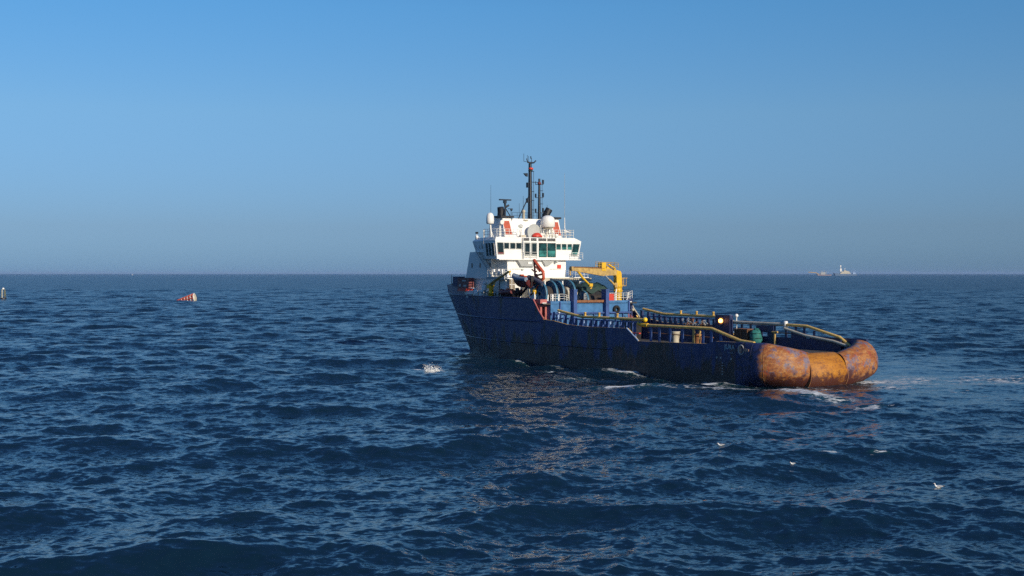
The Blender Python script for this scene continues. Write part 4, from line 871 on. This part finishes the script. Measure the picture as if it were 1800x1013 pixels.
# red and white lattice float lying half submerged
lf = empty('lattice_float', (-154.4, 620.9, 0), R(-6), 'tilted red and white lattice cone lying half sunk in the sea', 'buoy')
ax0, ax1 = Vector((-5.2, 0, -.35)), Vector((4.0, 0, 1.45)); d = (ax1 - ax0).normalized(); ya = Vector((0, 1, 0)); za = d.cross(ya).normalized() * -1
def cone(f, a): rr = .35 + 1.75 * f; return ax0.lerp(ax1, f) + (ya * math.cos(a) + za * math.sin(a)) * rr
mb = MB()
for k in range(8): a = 2 * math.pi * k / 8; mb.tube([cone(0, a), cone(1, a)], .27, 6)
mb.build('longitudinal_bars', 'orange', lf)
mb = MB()
for f in (0, .17, .33, .5, .66, .83, 1): mb.tube([cone(f, 2 * math.pi * j / 20) for j in range(21)], .16, 6)
mb.build('hoops', 'white', lf)
mb = MB()
for f in (.5, .66, .83):
    for k in range(8): a = 2 * math.pi * k / 8; mb.tube([cone(f, a), cone(f + .165, a + math.pi / 4)], .13, 5)
mb.build('diagonal_bars', 'orange', lf)
mb = MB(); mb.lathe(ax1 - d * .1, d, [(.001, -.1), (2.0, -.1), (2.15, 0), (2.0, .35), (1.2, .65), (.001, .75)], 20); mb.build('end_cap', 'cream', lf)
# pillar buoy at the left edge
pb = empty('pillar_buoy', (-255.4, 657, 0), 0, 'dull grey pillar buoy with a pale stripe at the left edge of the sea', 'buoy')
mb = MB(); mb.lathe((0, 0, -1), (0, 0, 1), [(.001, 0), (1.55, 0), (1.6, 1.6), (1.2, 2.0), (.001, 2.0)], 20); mb.build('float', 'black', pb)
mb = MB()
for k in range(8): a = 2 * math.pi * k / 8; mb.tube([(1.25 * math.cos(a), 1.25 * math.sin(a), .8), (.9 * math.cos(a), .9 * math.sin(a), 5.0)], .14, 6)
for z_, r_ in ((2, 1.22), (3.4, 1.08), (5.0, .9)): mb.tube([(r_ * math.cos(2 * math.pi * j / 16), r_ * math.sin(2 * math.pi * j / 16), z_) for j in range(17)], .13, 6)
for k in range(8):
    a = 2 * math.pi * k / 8
    if k % 2: mb.prism([(1.15 * math.cos(a), 1.15 * math.sin(a), 1.5), (1.15 * math.cos(a + .78), 1.15 * math.sin(a + .78), 1.5), (.95 * math.cos(a + .78), .95 * math.sin(a + .78), 4.6), (.95 * math.cos(a), .95 * math.sin(a), 4.6)], (.03, .03, 0))
mb.build('cage', paint('olive_paint', (.13, .14, .10), .7, .4), pb)
mb = MB(); mb.box(-.35, .2, -1.42, -1.25, .6, 5.0); mb.build('ladder_panel', 'frame_grey', pb)
mb = MB(); mb.lathe((-.05, 0, 5.0), (0, 0, 1), [(.5, 0), (.5, .6), (.3, .85), (.001, .9)], 12); mb.build('lantern', 'white', pb)

# gulls
def gull(loc, rz, label, neck=1.0, s=1.0):
    r = empty('gull', loc, rz, label, 'gull', 'gulls floating on the water'); r.scale = (s, s, s)
    mb = MB()   # body, neck and head as one loft; x forward
    sp = [(-.30, .0, .085, .012, .010), (-.24, 0, .075, .035, .025), (-.14, 0, .05, .075, .055), (0, 0, .035, .095, .075), (.10, 0, .045, .085, .075), (.165, 0, .075 + .01 * neck, .058, .06), (.195, 0, .12 * neck, .038, .040), (.205, 0, .165 * neck, .033, .032), (.22, 0, .195 * neck, .035, .035), (.25, 0, .205 * neck, .030, .028), (.27, 0, .203 * neck, .014, .013)]
    rings = []; n = 12
    for i, (x, y, z, ry, rz_) in enumerate(sp):
        nx = sp[min(i + 1, len(sp) - 1)]; pv = sp[max(i - 1, 0)]; t = Vector((nx[0] - pv[0], 0, nx[2] - pv[2])).normalized(); up = Vector((-t.z, 0, t.x))
        rings += [Vector((x, 0, z)) + Vector((0, 1, 0)) * ry * math.cos(2 * math.pi * k / n) + up * rz_ * math.sin(2 * math.pi * k / n) for k in range(n)]
    mb.add(rings, [(i * n + k, i * n + (k + 1) % n, (i + 1) * n + (k + 1) % n, (i + 1) * n + k) for i in range(len(sp) - 1) for k in range(n)], 0, True)
    mb.build('body', 'feather', r)
    for sd_ in (1, -1):
        mb = MB(); mb.sphere((-.07, sd_ * .065, .07), .1, 12, 8, 0, (1.9, .38, .55)); mb.prism([(-.2, sd_ * .06, .085), (-.36, sd_ * .02, .12), (-.36, sd_ * .02, .10), (-.2, sd_ * .07, .05)], (0, sd_ * .012, 0), 1); mb.build('wing', ['feather_grey', 'black'], r)
        mb = MB(); mb.sphere((.245, sd_ * .028, .212 * neck), .007, 6, 4); mb.build('eye', 'black', r)
    mb = MB(); mb.tube([(.262, 0, .203 * neck), (.30, 0, .198 * neck), (.318, 0, .188 * neck)], [.012, .009, .003], 6); mb.build('beak', 'beak', r)
    return r
gulls = [gull((26.2, 80.4, 0), R(180), 'gull with raised neck on the water, lowest and rightmost of the gulls', 1.15, 1.05),
         gull((15.2, 95.2, 0), R(178), 'white gull with short neck floating left of the other gulls', .85, .95),
         gull((19.2, 89.5, 0), R(200), 'small gull partly hidden by a wave, middle of the gulls', .9, .75)]

# ================================================================== THE SEA
K = []      # wave components: wavelength, direction, slope amplitude, phase
lam_hi, lam_lo, per_oct = 26.0, .55, 24
n_oct = math.log2(lam_hi / lam_lo); nc = int(n_oct * per_oct)
for i in range(nc):
    lam = lam_hi * 2 ** (-(i + rng.random()) / per_oct)
    spread = .50 if lam > 10 else .78 if lam > 4 else 1.0
    th = -R(90) + R(13) + rng.normal() * spread
    var = .0052 * (.85 if lam > 19 else .95 if lam > 9 else 1.15 if lam > 4 else 1.7)
    K.append((lam, th, math.sqrt(2 * var / per_oct) * (.55 + .9 * rng.random()), rng.random() * 2 * math.pi))
# two or three longer groups that give the larger swells
K += [(34, -R(90) + R(5), .022, 1.0), (29, -R(90) + R(22), .022, 3.9), (41, -R(90) - R(8), .016, 5.0)]
K.sort(key=lambda k: -k[0])
def ship_uv(X, Y):
    dx, dy = X - SHIP_X, Y - SHIP_Y; s_, c_ = math.sin(R(HEAD)), math.cos(R(HEAD))
    return -dx * s_ + dy * c_, -dx * c_ - dy * s_
def calm(X, Y):
    """smoother water in the ship's slick to starboard and astern"""
    u, v = ship_uv(X, Y)
    a = np.exp(-((v + 26 - .12 * (60 - u)) / 26) ** 2) / (1 + np.exp((u - 75) / 12)) / (1 + np.exp((-u - 60) / 15))
    return np.clip(a, 0, 1)
def waves(X, Y, step, only=None):
    x = X.astype(np.float64); y = Y.astype(np.float64); H_ = np.zeros_like(x); DX = np.zeros_like(x); DY = np.zeros_like(x); JX = np.zeros_like(x)
    cm = calm(x, y)
    for lam, th, s_, ph in K:
        k = 2 * math.pi / lam; wgt = np.clip((lam / step - 2.2) / 2.5, 0, 1)
        m = wgt > 0
        if not m.any(): continue
        p = k * (x[m] * math.cos(th) + y[m] * math.sin(th)) + ph; A = s_ / k * wgt[m]
        A = A * (1 - cm[m] * (.78 if lam < 9 else .45))
        H_[m] += A * np.sin(p); c = np.cos(p); DX[m] += A * math.cos(th) * c; DY[m] += A * math.sin(th) * c; JX[m] += A * k * np.sin(p)
    return H_, DX, DY, JX
# ring radii and bearings: fine in front of the viewer, coarse elsewhere
rad = [6, 12, 18, 24, 30]
while rad[-1] < 60000: rad.append(rad[-1] * (1.0030 if rad[-1] < 1100 else (1.008 if rad[-1] < 8000 else 1.03)))
rad = np.array(rad)
fine = np.arange(-27, 27.001, .066)
ang = np.concatenate([np.arange(-180, -60, 6), np.arange(-60, -27.5, 1.0), fine, np.arange(28, 60, 1.0), np.arange(60, 180, 6)])
nA, nR = len(ang), len(rad)
AA, RR = np.meshgrid(np.radians(ang), rad)
X = (RR * np.sin(AA)).ravel(); Y = (RR * np.cos(AA)).ravel()
stepA = np.gradient(ang); ST = np.maximum(RR * np.radians(stepA)[None, :], np.gradient(rad)[:, None] * .8).ravel()
HH, DX, DY, JX = waves(X, Y, ST)
CH = 1.02
XX = X + CH * DX; YY = Y + CH * DY
co = np.empty((nA * nR + 1, 3), np.float32); co[:-1, 0] = XX; co[:-1, 1] = YY; co[:-1, 2] = HH; co[-1] = (0, 0, 0)
ii = np.arange(nR - 1)[:, None] * nA; jj = np.arange(nA)[None, :]; j2 = (jj + 1) % nA
quads = np.stack([ii + jj, ii + j2, ii + nA + j2, ii + nA + jj], -1).reshape(-1, 4)[:, ::-1]
tris = np.stack([np.full(nA, nA * nR), (np.arange(nA) + 1) % nA, np.arange(nA)], -1)[:, ::-1]
me = bpy.data.meshes.new('sea'); me.vertices.add(len(co)); me.vertices.foreach_set('co', co.ravel())
nq, ntr = len(quads), len(tris); loops = np.concatenate([quads.ravel(), tris.ravel()]).astype(np.int32)
me.loops.add(len(loops)); me.loops.foreach_set('vertex_index', loops)
me.polygons.add(nq + ntr)
me.polygons.foreach_set('loop_start', np.concatenate([np.arange(nq) * 4, nq * 4 + np.arange(ntr) * 3]).astype(np.int32))
me.polygons.foreach_set('use_smooth', np.ones(nq + ntr, bool))
# foam: patches beside the hull, in the wake and on a few crests; crest foam where the surface folds
foam = np.zeros(len(X))
def patch(x0, y0, a, b, rot, amt):
    c_, s_ = math.cos(R(rot)), math.sin(R(rot)); dx, dy = X - x0, Y - y0
    p, q = dx * c_ + dy * s_, -dx * s_ + dy * c_
    np.maximum(foam, amt * np.exp(-(p / a) ** 2 - (q / b) ** 2), out=foam)
u_, v_ = ship_uv(X, Y)
# wake astern: a broken band running aft-starboard
patch(58, 160, 28, 5, -4, .56); patch(46, 156.5, 10, 6, 0, .60); patch(68, 153, 18, 2.6, 3, .56); patch(55, 165, 12, 3, 0, .52); patch(40, 149, 9, 2.2, 0, .58); patch(17, 156, 7, 1.6, -25, .50)
wk = np.exp(-((v_ + 9 + .25 * u_) / 6.5) ** 2) * (1 / (1 + np.exp((u_ - 3) / 1.5))) * np.exp(-np.clip(-u_ - 4, 0, None) / 30)
foam = np.maximum(foam, .35 * wk)
wk2 = np.exp(-((v_ - 12 - .10 * (4 - u_)) / 2.2) ** 2) * (u_ > -16) * (u_ < 10) ; foam = np.maximum(foam, .50 * wk2)
side = np.exp(-((v_ - 9.6) / 1.3) ** 2) * (u_ > -2) * (u_ < 52); foam = np.maximum(foam, .44 * side)
for a in ((-10.4, 174.9, 1.3, 1.8, 0, .95), (-12.6, 175.5, 1.3, 1.2, 0, .7), (15.9, 170.4, 3.0, 2.2, -10, .8), (13.1, 146.8, 4.6, 2.6, 0, .60), (22.6, 153.2, 2.6, 2.2, 0, .70), (27.5, 144.8, 9, 2.0, 0, .50), (35.2, 129.2, 1.8, 1.3, 4, .9), (-94.3, 302, 1.6, 2.5, 0, .95), (-62.4, 239.2, 1.3, 1.6, 0, .75), (-17, 205, 1.2, 1.8, 0, .65), (5.2, 171.8, 1.4, 1.4, 0, .72), (20.6, 79.6, 1.1, .4, -20, .8), (14.6, 82.5, .7, .4, 0, .7), (26.5, 79.4, .5, .2, 0, .7), (23, 93.2, .9, .3, 0, .7), (26.6, 93.5, .8, .3, 0, .7), (37.6, 91.5, .5, .3, 0, .7), (8.2, 161, 3.0, 1.6, 0, .52), (3.5, 89, .7, .4, 0, .55)):
    patch(*a)
crest = np.clip((JX - .62) * 2.2, 0, 1) * (HH > .25); 
foam = 1.22 * foam * np.clip(.9 + .5 * np.tanh(HH * 2.5) , .55, 1.3) + .35 * crest * (ST < .5)
lod = np.clip((ST - .12) / 6.0, 0, 1)
at = me.attributes.new('foam', 'FLOAT', 'POINT'); at.data.foreach_set('value', np.append(foam, 0).astype(np.float32))
cmv = np.append(calm(X, Y), 0).astype(np.float32); at = me.attributes.new('calm', 'FLOAT', 'POINT'); at.data.foreach_set('value', cmv)
# slope variance the mesh no longer carries where its cells are larger than the waves
cellv = np.clip(np.log2(np.maximum(ST, .16) * 3.5 / .55) / n_oct, 0, 1); at = me.attributes.new('unresolved', 'FLOAT', 'POINT'); at.data.foreach_set('value', np.append(np.sqrt(cellv), 0).astype(np.float32))
me.update(); me.validate()

def sea_mat():
    m, t, b = mat_new('sea_water'); g = N(t, 'ShaderNodeTexCoord')
    def attr(n): a = N(t, 'ShaderNodeAttribute'); a.attribute_name = n; return a.outputs['Fac']
    foam_a, calm_a, un = attr('foam'), attr('calm'), attr('unresolved')
    def slope(scale, det, sx=1.0, rot=12):
        mp = N(t, 'ShaderNodeMapping'); mp.inputs['Scale'].default_value = (sx, 1, 1); mp.inputs['Rotation'].default_value = (0, 0, R(rot)); t.links.new(g.outputs['Object'], mp.inputs['Vector'])
        n = noise(t, mp.outputs[0], scale, det, .6)
        s_ = N(t, 'ShaderNodeVectorMath', operation='SUBTRACT'); t.links.new(n.outputs['Color'], s_.inputs[0]); s_.inputs[1].default_value = (.5, .5, .5); return s_.outputs[0]
    def scl(v, f):
        s_ = N(t, 'ShaderNodeVectorMath', operation='SCALE'); t.links.new(v, s_.inputs[0])
        if isinstance(f, float): s_.inputs['Scale'].default_value = f
        else: t.links.new(f, s_.inputs['Scale'])
        return s_.outputs[0]
    def add(a, b_):
        s_ = N(t, 'ShaderNodeVectorMath', operation='ADD'); t.links.new(a, s_.inputs[0]); t.links.new(b_, s_.inputs[1]); return s_.outputs[0]
    def mth(op, a, b_=None):
        n = N(t, 'ShaderNodeMath', operation=op)
        for i, x in enumerate((a, b_)):
            if x is None: continue
            if isinstance(x, (int, float)): n.inputs[i].default_value = x
            else: t.links.new(x, n.inputs[i])
        return n.outputs[0]
    keep = mth('SUBTRACT', 1.0, mth('MULTIPLY', calm_a, .55))
    micro = scl(slope(3.2, 5, .6), mth('MULTIPLY', keep, .9))
    fill = scl(slope(1.0, 5, .5), mth('MULTIPLY', mth('MULTIPLY', un, keep), 1.6))
    fill2 = scl(slope(.16, 3, .4), mth('MULTIPLY', mth('MULTIPLY', mth('POWER', un, 3.0), keep), .62))
    sl = add(add(micro, fill), fill2)
    fl = N(t, 'ShaderNodeVectorMath', operation='MULTIPLY'); t.links.new(sl, fl.inputs[0]); fl.inputs[1].default_value = (1, 1, 0)
    geo = N(t, 'ShaderNodeNewGeometry')
    nn = N(t, 'ShaderNodeVectorMath', operation='NORMALIZE'); t.links.new(add(geo.outputs['Normal'], fl.outputs[0]), nn.inputs[0])
    t.links.new(nn.outputs[0], b.inputs['Normal'])
    b.inputs['IOR'].default_value = 1.34
    # foam texture
    mpf = N(t, 'ShaderNodeMapping'); mpf.inputs['Scale'].default_value = (.6, 1, 1); t.links.new(g.outputs['Object'], mpf.inputs['Vector'])
    f1 = noise(t, mpf.outputs[0], 2.1, 9, .74); f2 = noise(t, mpf.outputs[0], .45, 3)
    fa = mth('ADD', mth('MULTIPLY', mth('ADD', mth('MULTIPLY', f1.outputs['Fac'], .75), mth('MULTIPLY', f2.outputs['Fac'], .25)), 4.0), mth('SUBTRACT', foam_a, 2.5))
    fr0 = ramp(t, fa, [(.0, W3(0)), (.16, W3(.6)), (.5, W3(1))]).outputs[0]
    gate = N(t, 'ShaderNodeMath', operation='MULTIPLY'); gate.use_clamp = True; t.links.new(foam_a, gate.inputs[0]); gate.inputs[1].default_value = 6.0
    fr = mth('MULTIPLY', fr0, gate.outputs[0])
    body = mixc(t, ramp(t, foam_a, [(.1, W3(0)), (.7, W3(1))]).outputs[0], (.0032, .0150, .029), (.008, .046, .050))
    c = mixc(t, fr, body, (.72, .74, .74)); t.links.new(c, b.inputs['Base Color'])
    rr = N(t, 'ShaderNodeMapRange'); t.links.new(fr, rr.inputs[0]); t.links.new(mth('ADD', mth('MULTIPLY', mth('POWER', un, 2.0), .19), .085), rr.inputs[3]); rr.inputs[4].default_value = .8; t.links.new(rr.outputs[0], b.inputs['Roughness'])
    return m
me.materials.append(sea_mat())
sea = bpy.data.objects.new('sea', me); COL.objects.link(sea); tag(sea, 'dark blue choppy sea with scattered foam reaching the horizon', None, kind='structure')
# float the gulls at the local surface
def surf(x, y):
    h = waves(np.array([x]), np.array([y]), np.array([.2]))[0][0]; return float(h)
for g_ in gulls: g_.location.z = surf(g_.location.x, g_.location.y) + .02
# spray thrown up by the wave off the port bow
mb = MB()
jets = [(random.uniform(-.9, .7), random.uniform(-.5, .5), random.uniform(.25, 1.15), random.uniform(-.4, .2)) for _ in range(13)]
for k in range(900):
    jx, jy, jh, jl = random.choice(jets); f = random.random() ** 1.5; sg = .10 + .16 * f
    c = (-10.4 + jx + jl * f * jh + random.gauss(0, sg), 174.9 + jy + random.gauss(0, sg), surf(-10.4, 174.9) + .02 + f * jh + random.gauss(0, .04))
    mb.sphere(c, random.uniform(.012, .055) * (1.25 - f * .8), 5, 3)
sp_o = mb.build('spray', 'feather'); tag(sp_o, 'white splash of spray from a wave off the port bow', 'spray', kind='stuff')

# ================================================================== HAZE
mb = MB(); mb.box(-26000, 26000, -4000, 44000, -6, 46)
hz = mb.build('haze', 'white'); hz.data.materials.clear()
m = bpy.data.materials.new('haze_air'); m.use_nodes = True; t = m.node_tree; t.nodes.remove(t.nodes['Principled BSDF'])
pv = N(t, 'ShaderNodeVolumePrincipled'); pv.inputs['Color'].default_value = (.42, .60, .92, 1); pv.inputs['Density'].default_value = 2.7e-5; pv.inputs['Anisotropy'].default_value = .0
t.links.new(pv.outputs[0], t.nodes['Material Output'].inputs['Volume']); hz.data.materials.append(m)
tag(hz, None, None, kind='stuff')
bpy.context.view_layer.update()
